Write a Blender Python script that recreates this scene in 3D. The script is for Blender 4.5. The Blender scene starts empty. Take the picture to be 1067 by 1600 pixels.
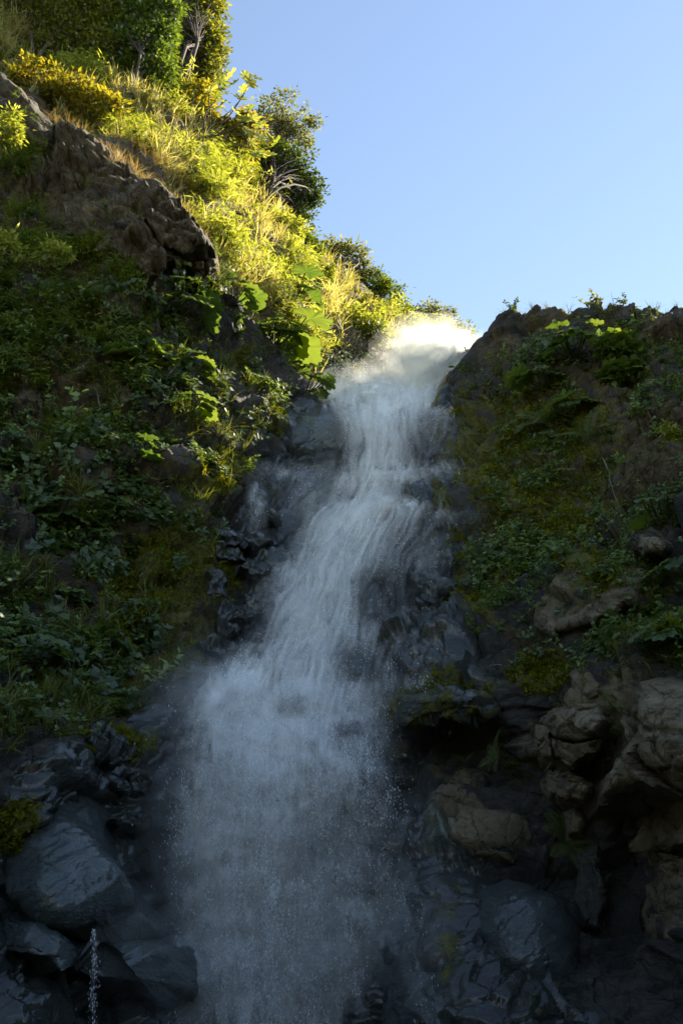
import bpy, math, random
import numpy as np
R = math.radians
rng = np.random.default_rng(7)
random.seed(7)
SC = bpy.context.scene
COL = SC.collection

# ------------------------------------------------------------------ camera
PITCH, FPX, W0, H0 = R(24), 1556.0, 1067.0, 1600.0
CAM = np.array([0.0, 0.0, 1.6])
cd = bpy.data.cameras.new("camera")
cd.sensor_fit = 'VERTICAL'; cd.sensor_height = 36; cd.lens = 36 * FPX / H0
cd.clip_end = 2000
cam = bpy.data.objects.new("camera", cd); COL.objects.link(cam)
cam.location = CAM; cam.rotation_euler = (R(90) + PITCH, 0, 0)
SC.camera = cam

# ------------------------------------------------------------------ light
SUN_AZ, SUN_EL = R(46), R(40.5)          # azimuth from +Y (view axis) towards +X
w = bpy.data.worlds.new("World"); SC.world = w; w.use_nodes = True
nt = w.node_tree; nt.nodes.clear()
sky = nt.nodes.new('ShaderNodeTexSky'); sky.sky_type = 'NISHITA'; sky.sun_disc = False
sky.sun_elevation = SUN_EL; sky.sun_rotation = SUN_AZ
sky.air_density = 1.0; sky.dust_density = 0.03; sky.ozone_density = 0.7; sky.altitude = 900
bg = nt.nodes.new('ShaderNodeBackground'); bg.inputs[1].default_value = 0.09
wo = nt.nodes.new('ShaderNodeOutputWorld')
nt.links.new(sky.outputs[0], bg.inputs[0]); nt.links.new(bg.outputs[0], wo.inputs[0])
sl = bpy.data.lights.new("sun", 'SUN'); sl.energy = 5.0; sl.angle = R(0.53); sl.color = (1.0, 0.94, 0.83)
so = bpy.data.objects.new("sun", sl); COL.objects.link(so)
so.rotation_euler = (R(90) - SUN_EL, 0, math.pi - SUN_AZ)
so.location = (40, 45, 60)
SC.view_settings.view_transform = 'Standard'; SC.view_settings.look = 'None'
SC.view_settings.gamma = 1.0; SC.view_settings.use_curve_mapping = False
SC.view_settings.exposure = 1.75
SC.view_settings.use_white_balance = True; SC.view_settings.white_balance_temperature = 7400
SC.cycles.use_denoising = True
SC.cycles.max_bounces = 6; SC.cycles.diffuse_bounces = 3; SC.cycles.glossy_bounces = 2
SC.cycles.transmission_bounces = 3; SC.cycles.transparent_max_bounces = 16; SC.cycles.volume_bounces = 1
SC.cycles.use_adaptive_sampling = True; SC.cycles.adaptive_threshold = 0.02
SC.cycles.caustics_reflective = False; SC.cycles.caustics_refractive = False

# ------------------------------------------------------------------ maths helpers
cP, sP = math.cos(PITCH), math.sin(PITCH)
def ray(px, py):
    px = np.asarray(px, float); py = np.asarray(py, float)
    a = (px - W0 / 2) / FPX; b = (H0 / 2 - py) / FPX
    return a, cP - b * sP, sP + b * cP
def world(px, py, Y):
    """the point seen at a photo pixel that lies Y metres ahead (along +Y)"""
    a, dy, dz = ray(px, py); t = np.asarray(Y, float) / dy
    return np.stack([a * t, dy * t, dz * t], -1) + CAM
def mpp(py, Y):
    """metres per photo pixel there"""
    _, dy, _ = ray(0, py); return float(Y / dy / FPX)
def pixel(p):
    d = p - CAM; f = d[..., 1] * cP + d[..., 2] * sP
    return W0 / 2 + FPX * d[..., 0] / f, H0 / 2 - FPX * (-d[..., 1] * sP + d[..., 2] * cP) / f
def nrm(v):
    return v / np.maximum(np.linalg.norm(v, axis=-1, keepdims=True), 1e-9)
def sstep(a, b, x):
    t = np.clip((x - a) / (b - a), 0, 1); return t * t * (3 - 2 * t)
def hsh(ix, iy, iz, seed):
    n = (ix.astype(np.int64) * 374761393 + iy.astype(np.int64) * 668265263 + iz.astype(np.int64) * 1442695041 + seed * 974711) & 0xFFFFFFFF
    n = ((n ^ (n >> 13)) * 1274126177) & 0xFFFFFFFF
    n = ((n ^ (n >> 15)) * 2246822519) & 0xFFFFFFFF
    return ((n ^ (n >> 16)) & 0xFFFFFF) / float(0xFFFFFF)
def vnoise(p, seed=0):
    i = np.floor(p).astype(np.int64); f = p - i; u = f * f * f * (f * (f * 6 - 15) + 10)
    r = 0
    for dx in (0, 1):
        for dy in (0, 1):
            for dz in (0, 1):
                wgt = (u[..., 0] if dx else 1 - u[..., 0]) * (u[..., 1] if dy else 1 - u[..., 1]) * (u[..., 2] if dz else 1 - u[..., 2])
                r = r + wgt * hsh(i[..., 0] + dx, i[..., 1] + dy, i[..., 2] + dz, seed)
    return r * 2 - 1
def fbm(p, oct=4, seed=0, gain=0.5):
    r = 0; a = 1.0
    for k in range(oct):
        r = r + a * vnoise(p * (2.03 ** k) + 17.3 * k, seed + k); a *= gain
    return r
def facets(p, seed=0, tilt=1.0):
    """worley cells, each a tilted plane: angular broken rock. returns (height, crack 0..1)"""
    i = np.floor(p).astype(np.int64); f = p - i
    d1 = np.full(p.shape[:-1], 9.0); d2 = d1.copy(); h = np.zeros_like(d1)
    for dx in (-1, 0, 1):
        for dy in (-1, 0, 1):
            for dz in (-1, 0, 1):
                cx, cy, cz = i[..., 0] + dx, i[..., 1] + dy, i[..., 2] + dz
                ox = dx + hsh(cx, cy, cz, seed) - f[..., 0]
                oy = dy + hsh(cx, cy, cz, seed + 1) - f[..., 1]
                oz = dz + hsh(cx, cy, cz, seed + 2) - f[..., 2]
                d = ox * ox + oy * oy + oz * oz
                hh = (hsh(cx, cy, cz, seed + 3) - .5) + tilt * ((hsh(cx, cy, cz, seed + 4) - .5) * ox + (hsh(cx, cy, cz, seed + 5) - .5) * oy + (hsh(cx, cy, cz, seed + 6) - .5) * oz)
                near = d < d1
                d2 = np.where(near, d1, np.minimum(d2, d)); h = np.where(near, hh, h); d1 = np.where(near, d, d1)
    return h, 1 - sstep(0.0, 0.12, np.sqrt(d2) - np.sqrt(d1))
def tps(ctrl, sm=2e-3):
    c = np.array(ctrl, float); X = c[:, :2] / 1000.0; n = len(c)
    r = np.linalg.norm(X[:, None] - X[None], axis=-1)
    K = np.where(r > 0, r * r * np.log(np.maximum(r, 1e-9)), 0) + sm * np.eye(n)
    P = np.c_[np.ones(n), X]
    A = np.zeros((n + 3, n + 3)); A[:n, :n] = K; A[:n, n:] = P; A[n:, :n] = P.T
    s = np.linalg.solve(A, np.r_[c[:, 2], 0, 0, 0])
    def f(px, py):
        px = np.asarray(px, float) / 1000; py = np.asarray(py, float) / 1000
        out = s[n] + s[n + 1] * px + s[n + 2] * py
        for k in range(n):
            r2 = (px - X[k, 0]) ** 2 + (py - X[k, 1]) ** 2
            out = out + s[k] * 0.5 * r2 * np.log(np.maximum(r2, 1e-12))
        return out
    return f
def polyline(pts):
    x = [p[0] for p in pts]; y = [p[1] for p in pts]
    return lambda v: np.interp(v, x, y)
def blobs(px, py, lst):
    r = np.zeros(np.shape(px))
    for (cx, cy, rx, ry, wt) in lst:
        r = np.maximum(r, wt * np.exp(-1.2 * (((px - cx) / rx) ** 2 + ((py - cy) / ry) ** 2)))
    return r

# ------------------------------------------------------------------ mesh helpers
def make_mesh(name, V, F, smooth=True, attrs=None, uv=None):
    V = np.asarray(V, np.float32); F = np.asarray(F, np.int32)
    m = bpy.data.meshes.new(name); k = F.shape[1]
    m.vertices.add(len(V)); m.vertices.foreach_set("co", V.ravel())
    m.loops.add(F.size); m.loops.foreach_set("vertex_index", F.ravel())
    m.polygons.add(len(F)); m.polygons.foreach_set("loop_start", np.arange(0, F.size, k, dtype=np.int32))
    m.polygons.foreach_set("loop_total", np.full(len(F), k, np.int32))
    m.polygons.foreach_set("use_smooth", np.full(len(F), smooth))
    for an, av in (attrs or {}).items():
        a = m.attributes.new(an, 'FLOAT', 'POINT'); a.data.foreach_set("value", np.asarray(av, np.float32).ravel())
    if uv is not None:
        l = m.uv_layers.new(name="UVMap"); l.data.foreach_set("uv", np.asarray(uv, np.float32)[F.ravel()].ravel())
    m.update(calc_edges=True); m.validate()
    return m
def link(name, mesh, mat, parent=None, loc=None, **tags):
    o = bpy.data.objects.new(name, mesh); COL.objects.link(o)
    if mat is not None and mesh is not None and not mesh.materials: mesh.materials.append(mat)
    if parent is not None: o.parent = parent
    if loc is not None: o.location = [float(v) for v in loc]
    for k, v in tags.items(): o[k] = v
    return o
def empty(name, loc, **tags):
    o = bpy.data.objects.new(name, None); COL.objects.link(o); o.empty_display_size = 0.2
    o.location = [float(v) for v in loc]
    for k, v in tags.items(): o[k] = v
    return o
def gridfaces(nr, nc, closed=False):
    r, c = np.meshgrid(np.arange(nr - 1), np.arange(nc if closed else nc - 1), indexing='ij')
    a = r * nc + c; b = r * nc + (c + 1) % nc
    return np.stack([a, b, b + nc, a + nc], -1).reshape(-1, 4)
class Bag:
    """collects quads"""
    def __init__(s): s.V = []; s.F = []; s.n = 0
    def add(s, V, F):
        s.V.append(np.asarray(V, float)); s.F.append(np.asarray(F) + s.n); s.n += len(V)
    def arr(s): return np.concatenate(s.V), np.concatenate(s.F)
def frame(d):
    d = nrm(np.asarray(d, float)); a = np.array([0, 0, 1.0]) if abs(d[2]) < .9 else np.array([1.0, 0, 0])
    x = nrm(np.cross(a, d)); return x, np.cross(d, x), d
def tube(bag, pts, rad, sides=6):
    pts = np.asarray(pts, float); n = len(pts); V = []
    ang = np.linspace(0, 2 * math.pi, sides, endpoint=False)
    x = None
    for i in range(n):
        d = nrm(pts[min(i + 1, n - 1)] - pts[max(i - 1, 0)])
        x = frame(d)[0] if x is None else nrm(x - d * np.dot(x, d)); y = np.cross(d, x)
        V.append(pts[i] + rad[i] * (np.cos(ang)[:, None] * x + np.sin(ang)[:, None] * y))
    bag.add(np.concatenate(V), gridfaces(n, sides, True)[:, ::-1])
def ribbon(bag, pts, wid, side):
    pts = np.asarray(pts, float); wid = np.asarray(wid, float)[:, None] * .5
    V = np.stack([pts - side * wid, pts + side * wid], 1).reshape(-1, 3)
    bag.add(V, gridfaces(len(pts), 2))
def leaf(bag, base, d, up, l, wd, fold=.15, at=.42):
    """folded diamond"""
    d = nrm(d); s = nrm(np.cross(d, up)); n = np.cross(s, d)
    m = base + d * l * at + n * fold * l * .5
    bag.add(np.array([base, m - s * wd / 2 - n * fold * l * .4, base + d * l, m + s * wd / 2 - n * fold * l * .4]), [[0, 1, 2, 3]])

# ------------------------------------------------------------------ materials
def mat(name):
    m = bpy.data.materials.new(name); m.use_nodes = True; m.node_tree.nodes.clear()
    return m, m.node_tree
def N(t, typ, **kw):
    n = t.nodes.new(typ)
    for k, v in kw.items():
        if k.startswith('_'): n.inputs[k[1:].replace('_', ' ')].default_value = v
        else: setattr(n, k, v)
    return n
def L(t, a, b): t.links.new(a, b)
def noise(t, vec, scale, detail=4, rough=.55, dist=0):
    n = N(t, 'ShaderNodeTexNoise'); n.inputs['Scale'].default_value = scale; n.inputs['Detail'].default_value = detail
    n.inputs['Roughness'].default_value = rough; n.inputs['Distortion'].default_value = dist
    if vec is not None: L(t, vec, n.inputs['Vector'])
    return n.outputs['Fac']
def ramp(t, fac, stops):
    n = N(t, 'ShaderNodeValToRGB'); e = n.color_ramp.elements
    while len(e) < len(stops): e.new(.5)
    for k, (p, c) in enumerate(stops):
        e[k].position = p; e[k].color = (*c, 1) if len(c) == 3 else c
    L(t, fac, n.inputs[0]); return n.outputs[0]
def mixc(t, fac, a, b, mode='MIX'):
    n = N(t, 'ShaderNodeMix', data_type='RGBA', blend_type=mode)
    for s, v in ((n.inputs[0], fac), (n.inputs[6], a), (n.inputs[7], b)):
        if isinstance(v, (int, float)): s.default_value = v
        elif isinstance(v, tuple): s.default_value = (*v, 1)
        else: L(t, v, s)
    return n.outputs[2]
def mth(t, op, a, b=None, c=None, clamp=False):
    n = N(t, 'ShaderNodeMath', operation=op, use_clamp=clamp)
    for k, v in enumerate((a, b, c)):
        if v is None: continue
        if isinstance(v, (int, float)): n.inputs[k].default_value = v
        else: L(t, v, n.inputs[k])
    return n.outputs[0]
def attr(t, name):
    n = N(t, 'ShaderNodeAttribute', attribute_name=name); return n.outputs['Fac']
def geopos(t): return N(t, 'ShaderNodeNewGeometry').outputs['Position']
def mapped(t, vec, scale):
    n = N(t, 'ShaderNodeMapping'); n.inputs['Scale'].default_value = scale; L(t, vec, n.inputs[0]); return n.outputs[0]
def bump(t, h, strength, dist, normal=None):
    n = N(t, 'ShaderNodeBump'); n.inputs['Strength'].default_value = strength; n.inputs['Distance'].default_value = dist
    L(t, h, n.inputs['Height'])
    if normal is not None: L(t, normal, n.inputs['Normal'])
    return n.outputs[0]

def rock_material(name, attrs=True, base=None, rough=.6):
    """rock with soil / pale / moss / wet weights read from the mesh"""
    m, t = mat(name); P = geopos(t)
    n1 = noise(t, P, .9, 6, .6, .4); n2 = noise(t, P, 6, 5, .65); n3 = noise(t, P, 34, 4, .7)
    strata = noise(t, mapped(t, P, (1.2, 1.2, 7)), 2.2, 5, .6, .5)
    dark = ramp(t, n1, [(.3, (.028, .028, .026)), (.55, (.07, .068, .06)), (.75, (.115, .108, .092))])
    dark = mixc(t, .5, dark, ramp(t, strata, [(.35, (.35, .35, .36)), (.65, (1.25, 1.2, 1.1))]), 'MULTIPLY')
    soil = ramp(t, n2, [(.3, (.034, .025, .012)), (.55, (.12, .09, .045)), (.8, (.22, .17, .1))])
    pale = ramp(t, n1, [(.3, (.12, .09, .045)), (.5, (.23, .185, .11)), (.72, (.33, .275, .18))])
    pale = mixc(t, ramp(t, n2, [(.56, (0, 0, 0)), (.66, (.8, .8, .8))]), pale, (.07, .058, .04))
    if base is not None: dark = mixc(t, .65, dark, base)
    if attrs:
        def wgt(an, amp=.9):
            s = mth(t, 'ADD', attr(t, an), mth(t, 'MULTIPLY', mth(t, 'SUBTRACT', noise(t, P, 2.6, 6, .65), .5), amp * 1.6))
            return mth(t, 'MULTIPLY', ramp(t, s, [(.42, (0, 0, 0)), (.58, (1, 1, 1))]), mth(t, 'GREATER_THAN', attr(t, an), .02))
        c = mixc(t, wgt('soil'), dark, soil); c = mixc(t, wgt('pale'), c, pale)
        mossc = ramp(t, noise(t, P, 9, 5, .7), [(.3, (.03, .034, .005)), (.5, (.1, .1, .012)), (.72, (.2, .185, .024))])
        mw = wgt('moss', 1.0); c = mixc(t, mw, c, mossc)
        wet = wgt('wet', .7)
        c = mixc(t, mth(t, 'MULTIPLY', wet, mth(t, 'SUBTRACT', 1.0, mw)), c, mixc(t, 1.0, c, (.56, .77, .76), 'MULTIPLY'))
        rg = mth(t, 'SUBTRACT', .85, mth(t, 'MULTIPLY', wet, .42))
        rg = mth(t, 'MAXIMUM', rg, mth(t, 'MULTIPLY', mw, .85))
    else:
        c, rg = dark, None
    h = mth(t, 'ADD', mth(t, 'MULTIPLY', n2, .6), mth(t, 'ADD', mth(t, 'MULTIPLY', n3, .6), mth(t, 'MULTIPLY', strata, .5)))
    vw = N(t, 'ShaderNodeVectorMath', operation='ADD'); L(t, P, vw.inputs[0])
    nz = N(t, 'ShaderNodeTexNoise'); nz.inputs['Scale'].default_value = 1.4; nz.inputs['Detail'].default_value = 5; L(t, P, nz.inputs['Vector'])
    vs = N(t, 'ShaderNodeVectorMath', operation='SCALE'); vs.inputs['Scale'].default_value = .9; L(t, nz.outputs['Color'], vs.inputs[0]); L(t, vs.outputs[0], vw.inputs[1])
    vo = N(t, 'ShaderNodeTexVoronoi', feature='DISTANCE_TO_EDGE'); vo.inputs['Scale'].default_value = 1.15; L(t, vw.outputs[0], vo.inputs['Vector'])
    vo2 = N(t, 'ShaderNodeTexVoronoi', feature='DISTANCE_TO_EDGE'); vo2.inputs['Scale'].default_value = 3.6; L(t, vw.outputs[0], vo2.inputs['Vector'])
    crk = mth(t, 'MINIMUM', ramp(t, vo.outputs['Distance'], [(0, (0, 0, 0)), (.028, (1, 1, 1))]), ramp(t, vo2.outputs['Distance'], [(0, (.45, .45, .45)), (.03, (1, 1, 1))]))
    c = mixc(t, 1.0, c, mixc(t, crk, (.5, .47, .44), (1.0, 1.0, 1.0)), 'MULTIPLY')
    h = mth(t, 'ADD', h, mth(t, 'MULTIPLY', crk, .35))
    if attrs:
        rot = N(t, 'ShaderNodeMapping'); rot.inputs['Rotation'].default_value = (0, .6, 0); rot.inputs['Scale'].default_value = (7.5, 7.5, 22); L(t, P, rot.inputs[0])
        rip = noise(t, rot.outputs[0], 1.0, 4, .6, .8)
        h = mth(t, 'ADD', h, mth(t, 'MULTIPLY', mth(t, 'MULTIPLY', rip, wet), .7))
    b = bump(t, h, .9, .09)
    p = N(t, 'ShaderNodeBsdfPrincipled'); L(t, c, p.inputs['Base Color']); L(t, b, p.inputs['Normal'])
    if attrs:
        L(t, mth(t, 'MULTIPLY', mth(t, 'MULTIPLY', wet, .7), mth(t, 'SUBTRACT', 1.0, mw)), p.inputs['Coat Weight']); p.inputs['Coat Roughness'].default_value = .2; p.inputs['Coat IOR'].default_value = 1.6
    if rg is not None: L(t, rg, p.inputs['Roughness'])
    else: p.inputs['Roughness'].default_value = rough
    o = N(t, 'ShaderNodeOutputMaterial'); L(t, p.outputs[0], o.inputs[0])
    return m
M_CLIFF = rock_material("cliff_rock")
M_SLAB = rock_material("slab_rock", base=(.16, .155, .15))
M_WALL = rock_material("gorge_rock", False, base=(.06, .06, .03), rough=.9)

def foliage_material(name, c0, c1, c2, trans=.45, gloss=.04, rough=.5):
    m, t = mat(name)
    r = attr(t, 'rnd'); P = geopos(t)
    f = mth(t, 'ADD', mth(t, 'MULTIPLY', r, .75), mth(t, 'MULTIPLY', noise(t, P, 1.1, 3), .3))
    c = ramp(t, f, [(.15, c0), (.5, c1), (.9, c2)])
    d = N(t, 'ShaderNodeBsdfDiffuse'); L(t, c, d.inputs[0])
    tr = N(t, 'ShaderNodeBsdfTranslucent')
    L(t, mixc(t, 1.0, c, (1.45, 1.35, .65), 'MULTIPLY'), tr.inputs[0])
    mx = N(t, 'ShaderNodeMixShader'); mx.inputs[0].default_value = trans
    L(t, d.outputs[0], mx.inputs[1]); L(t, tr.outputs[0], mx.inputs[2])
    g = N(t, 'ShaderNodeBsdfGlossy'); g.inputs['Roughness'].default_value = rough; g.inputs[0].default_value = (.9, .95, 1, 1)
    m2 = N(t, 'ShaderNodeMixShader'); m2.inputs[0].default_value = gloss
    L(t, mx.outputs[0], m2.inputs[1]); L(t, g.outputs[0], m2.inputs[2])
    o = N(t, 'ShaderNodeOutputMaterial'); L(t, m2.outputs[0], o.inputs[0])
    return m
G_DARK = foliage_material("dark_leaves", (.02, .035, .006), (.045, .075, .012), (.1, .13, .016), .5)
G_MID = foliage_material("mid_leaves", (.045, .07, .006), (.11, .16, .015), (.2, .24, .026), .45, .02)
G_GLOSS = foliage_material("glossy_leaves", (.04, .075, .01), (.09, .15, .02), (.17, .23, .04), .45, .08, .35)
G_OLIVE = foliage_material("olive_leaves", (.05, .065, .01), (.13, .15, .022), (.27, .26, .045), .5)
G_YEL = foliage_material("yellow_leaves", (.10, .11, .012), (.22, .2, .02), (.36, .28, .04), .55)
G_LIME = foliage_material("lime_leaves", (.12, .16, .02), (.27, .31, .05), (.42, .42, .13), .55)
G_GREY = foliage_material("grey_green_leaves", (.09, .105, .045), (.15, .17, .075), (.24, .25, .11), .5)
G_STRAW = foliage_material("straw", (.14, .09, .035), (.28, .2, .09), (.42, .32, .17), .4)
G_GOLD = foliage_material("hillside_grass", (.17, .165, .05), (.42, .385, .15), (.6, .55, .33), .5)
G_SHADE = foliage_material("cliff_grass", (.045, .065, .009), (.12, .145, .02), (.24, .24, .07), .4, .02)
G_HERB = foliage_material("cliff_herbs", (.03, .065, .008), (.1, .165, .02), (.22, .3, .045), .4, .05)
G_GUN = foliage_material("rhubarb_leaf", (.05, .09, .02), (.085, .14, .03), (.15, .2, .045), .55, .05)
G_FERN = foliage_material("fern", (.06, .085, .02), (.11, .14, .035), (.18, .2, .06), .4)
def bark_material(name, a, b):
    m, t = mat(name); P = geopos(t)
    c = ramp(t, noise(t, P, 5, 5, .7), [(.3, a), (.7, b)])
    p = N(t, 'ShaderNodeBsdfPrincipled'); L(t, c, p.inputs[0]); p.inputs['Roughness'].default_value = .85
    L(t, bump(t, noise(t, P, 22, 4), .6, .03), p.inputs['Normal'])
    o = N(t, 'ShaderNodeOutputMaterial'); L(t, p.outputs[0], o.inputs[0]); return m
BARK = bark_material("bark", (.03, .022, .015), (.10, .075, .05))
DEAD = bark_material("dead_wood", (.14, .12, .09), (.3, .26, .2))
STALK = bark_material("stalk", (.05, .06, .02), (.12, .11, .04))

# ------------------------------------------------------------------ the cliff: silhouette and distances (metres ahead)
TOP = polyline([(-900, -500), (-500, -240), (-250, -40), (-100, 60), (0, 108), (30, 135), (60, 168), (105, 182), (150, 215), (190, 243), (215, 266),
                (250, 281), (290, 332), (325, 378), (336, 425), (360, 462), (400, 492), (440, 545), (470, 586), (495, 612), (530, 634), (560, 645), (620, 650),
                (660, 640), (678, 615), (690, 588), (720, 552), (745, 519), (775, 491), (800, 473), (840, 466), (900, 472), (940, 460), (985, 458), (1010, 466),
                (1067, 460), (1200, 440), (1400, 330), (1700, 150)])
CLIFF = [(-900, -400, 16), (-900, 600, 12), (-900, 1750, 9), (-500, -200, 20), (-500, 300, 17.5), (-500, 900, 14), (-500, 1700, 10.5),
 (-100, 100, 23), (0, 120, 23), (-150, 400, 19), (0, 400, 20.2), (100, 300, 21.4), (100, 400, 20.5), (120, 215, 22.4), (200, 300, 21.2), (250, 300, 21.4),
 (300, 365, 20.4), (325, 395, 20.6), (200, 380, 20.3), (300, 450, 21.7), (200, 480, 20), (380, 500, 22.8), (440, 560, 24), (480, 605, 25.2),
 (0, 600, 18.9), (150, 600, 19.5), (300, 600, 20.5), (400, 620, 22.3), (430, 610, 23.2), (0, 800, 17.7), (150, 800, 18.3), (300, 800, 19.4),
 (400, 780, 21), (450, 720, 23.5), (500, 705, 24.2), (0, 1000, 16.2), (150, 1000, 17), (300, 980, 18.5), (380, 900, 19.8), (0, 1180, 14.4), (100, 1170, 15.2),
 (200, 1150, 16.4), (280, 1080, 17.6), (0, 1400, 14.2), (100, 1400, 14.8), (200, 1400, 16), (280, 1400, 17.2), (0, 1700, 13), (150, 1700, 14),
 (520, 640, 25.0), (600, 620, 25.2), (680, 612, 25.2), (600, 700, 23.8), (680, 700, 23.6), (560, 800, 22), (640, 800, 21.8), (520, 900, 20.6),
 (600, 940, 20.2), (480, 1000, 19.6), (580, 1030, 19.2), (420, 1080, 18.4), (520, 1130, 18), (450, 1200, 18), (450, 1400, 17.6), (450, 1700, 17),
 (350, 1250, 17.8), (560, 1250, 18), (600, 1450, 16.8), (650, 1700, 15.5),
 (740, 535, 24.2), (800, 490, 22.6), (850, 480, 21.8), (930, 475, 20.8), (1000, 475, 20), (1067, 475, 19.4), (1300, 430, 17), (1600, 300, 14),
 (720, 640, 23.6), (800, 580, 21.8), (900, 580, 20.2), (1000, 600, 19), (1067, 600, 18.3), (1500, 700, 12.5),
 (720, 760, 21.6), (800, 720, 20.5), (900, 720, 18.9), (1000, 750, 17.4), (1067, 750, 16.7), (680, 860, 20.3), (760, 860, 19.4), (860, 870, 17.8),
 (1000, 860, 16), (1067, 860, 15.3), (660, 960, 19.4), (760, 980, 18.2), (880, 960, 16.6), (1000, 980, 14.9), (640, 1060, 18.3), (700, 1080, 17.4),
 (760, 1080, 16.9), (850, 1060, 16), (1000, 1080, 14.3), (1067, 1100, 13.7), (620, 1180, 18.8), (700, 1180, 18.8), (780, 1190, 17.9),
 (870, 1170, 15.6), (960, 1170, 14.4), (1067, 1180, 13.4), (650, 1260, 18), (740, 1300, 17.2), (850, 1290, 16.8), (920, 1320, 16.8), (1000, 1330, 15.9),
 (1067, 1330, 14.6), (660, 1400, 16.8), (760, 1400, 16.4), (860, 1400, 16), (940, 1400, 16.7), (1000, 1450, 15.8), (1067, 1450, 14.6),
 (700, 1600, 14.9), (850, 1600, 14.7), (1000, 1600, 14.8), (1067, 1720, 13), (1500, 1200, 10), (1500, 1750, 8.5), (750, 1750, 14)]
fY = tps(CLIFF)
us = np.concatenate([np.arange(-900, -300, 24), np.arange(-300, -60, 6.0), np.arange(-60, 1130, 3.0), np.arange(1130, 1420, 6.0), np.arange(1420, 1700, 24)])
NS = 370
ss = np.linspace(0, 1, NS) ** 1.08
U, S = np.meshgrid(us, ss)
topu = TOP(us) + 5 * vnoise(np.stack([us / 14, us * 0, us * 0], -1), 3) + 3 * vnoise(np.stack([us / 5, us * 0 + 9, us * 0], -1), 4)
BOT = 1760.0
PY = topu[None] + S * (BOT - topu[None]); PX = U
BY = fY(PX, PY)
base = world(PX, PY, BY)
# rounding at the top edge
base[..., 1] += 0.55 * np.exp(-(PY - topu[None]) / 9.0)
def gnormals(g):
    du = np.gradient(g, axis=1); dv = np.gradient(g, axis=0); n = nrm(np.cross(du, -dv))
    n[n[..., 1] > 0] *= -1
    return n
bn = gnormals(base)
# painted weights (pixel blobs traced from the photo)
MOSS = [(260, 930, 110, 150, 1.1), (330, 750, 70, 60, .9), (200, 1060, 60, 60, .9), (350, 890, 40, 70, .9), (800, 650, 55, 90, .95), (760, 740, 60, 60, .8), (700, 1090, 85, 38, .9),
        (840, 1040, 70, 45, 1), (180, 1160, 90, 40, .8), (30, 1290, 40, 60, .8), (700, 800, 30, 60, .6), (780, 900, 70, 80, .65), (430, 640, 40, 60, .8), (380, 560, 60, 60, .5), (700, 1480, 40, 120, .55),
        (820, 1560, 60, 60, .5), (760, 950, 60, 60, .7), (300, 640, 90, 80, .5), (100, 1080, 90, 70, .6), (870, 1250, 90, 30, .3), (880, 680, 160, 150, .6), (850, 800, 170, 140, .68), (960, 900, 130, 90, .6), (740, 700, 60, 120, .7), (720, 900, 60, 120, .6), (180, 800, 160, 120, .45), (1250, 900, 160, 300, .5), (1400, 600, 160, 200, .45), (-250, 900, 150, 300, .5)]
SOIL = [(150, 430, 130, 70, 1), (60, 220, 120, 80, 1), (1000, 540, 110, 60, 1), (1020, 720, 110, 120, .95), (860, 500, 90, 30, .8), (780, 540, 60, 50, .7), (960, 850, 80, 60, .6), (100, 640, 160, 200, .7),
        (60, 960, 120, 160, .6), (850, 780, 90, 90, .5), (230, 330, 110, 60, .8), (800, 1000, 100, 60, .5), (920, 720, 260, 330, .62), (120, 650, 300, 420, .6), (60, 300, 200, 200, .7), (1300, 800, 260, 500, .75), (-300, 600, 250, 600, .7)]
PALE = [(900, 960, 90, 50, .7), (1040, 1380, 60, 90, .7), (1000, 1160, 130, 130, 1.1), (885, 1150, 85, 85, 1.0), (740, 1300, 110, 50, .9), (680, 1220, 60, 30, .6), (1040, 1290, 60, 70, .9), (960, 920, 80, 40, .75), (1020, 600, 60, 40, .6), (940, 690, 80, 30, .3),
        (240, 370, 70, 60, .55), (170, 470, 60, 30, .45)]
WETL = polyline([(500, 560), (600, 470), (700, 430), (800, 370), (900, 330), (1000, 280), (1080, 240), (1150, 150), (1200, 20), (1400, -50), (1800, -50)])
WETR = polyline([(500, 660), (600, 720), (700, 750), (800, 720), (900, 720), (1000, 740), (1080, 780), (1150, 700), (1250, 640), (1350, 760), (1450, 900), (1800, 1000)])
def weights(px, py):
    wet = sstep(-30, 40, px - WETL(py)) * sstep(-30, 40, WETR(py) - px)
    wet = wet * (1 - .45 * sstep(680, 800, px))
    return dict(moss=blobs(px, py, MOSS), soil=blobs(px, py, SOIL), pale=blobs(px, py, PALE), wet=wet)
Wt = weights(PX, PY)
tilt = np.array([[1, 0, .25], [0, 1, 0], [-.25, 0, 1.0]])
def rock_disp(p, amp=1.0, big=1.0):
    q = p + .35 * np.stack([fbm(p * .7, 2, 40), fbm(p * .7 + 50, 2, 44), fbm(p * .7 + 90, 2, 48)], -1)
    q = q @ tilt.T
    h1, c1 = facets(q * np.array([.62, .62, 1.05]), 11, 1.3)
    h2, c2 = facets(q * np.array([1.9, 1.9, 3.1]) + 5, 23, 1.2)
    return amp * (big * (.5 * h1 - .16 * c1) + .19 * h2 - .06 * c2 + .05 * fbm(p * 4.5, 3, 60))
def planar(p, sc=.8, amp=1.0):
    h1, c1 = facets(p * np.array([sc, sc, sc * 1.25]), 131, 2.0)
    h2, c2 = facets(p * sc * 2.6 + 7, 143, 1.8)
    return amp * (.5 * h1 - .14 * c1 ** 2 + .13 * h2 - .05 * c2 ** 2 + .025 * fbm(p * 5, 3, 150))
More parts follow.
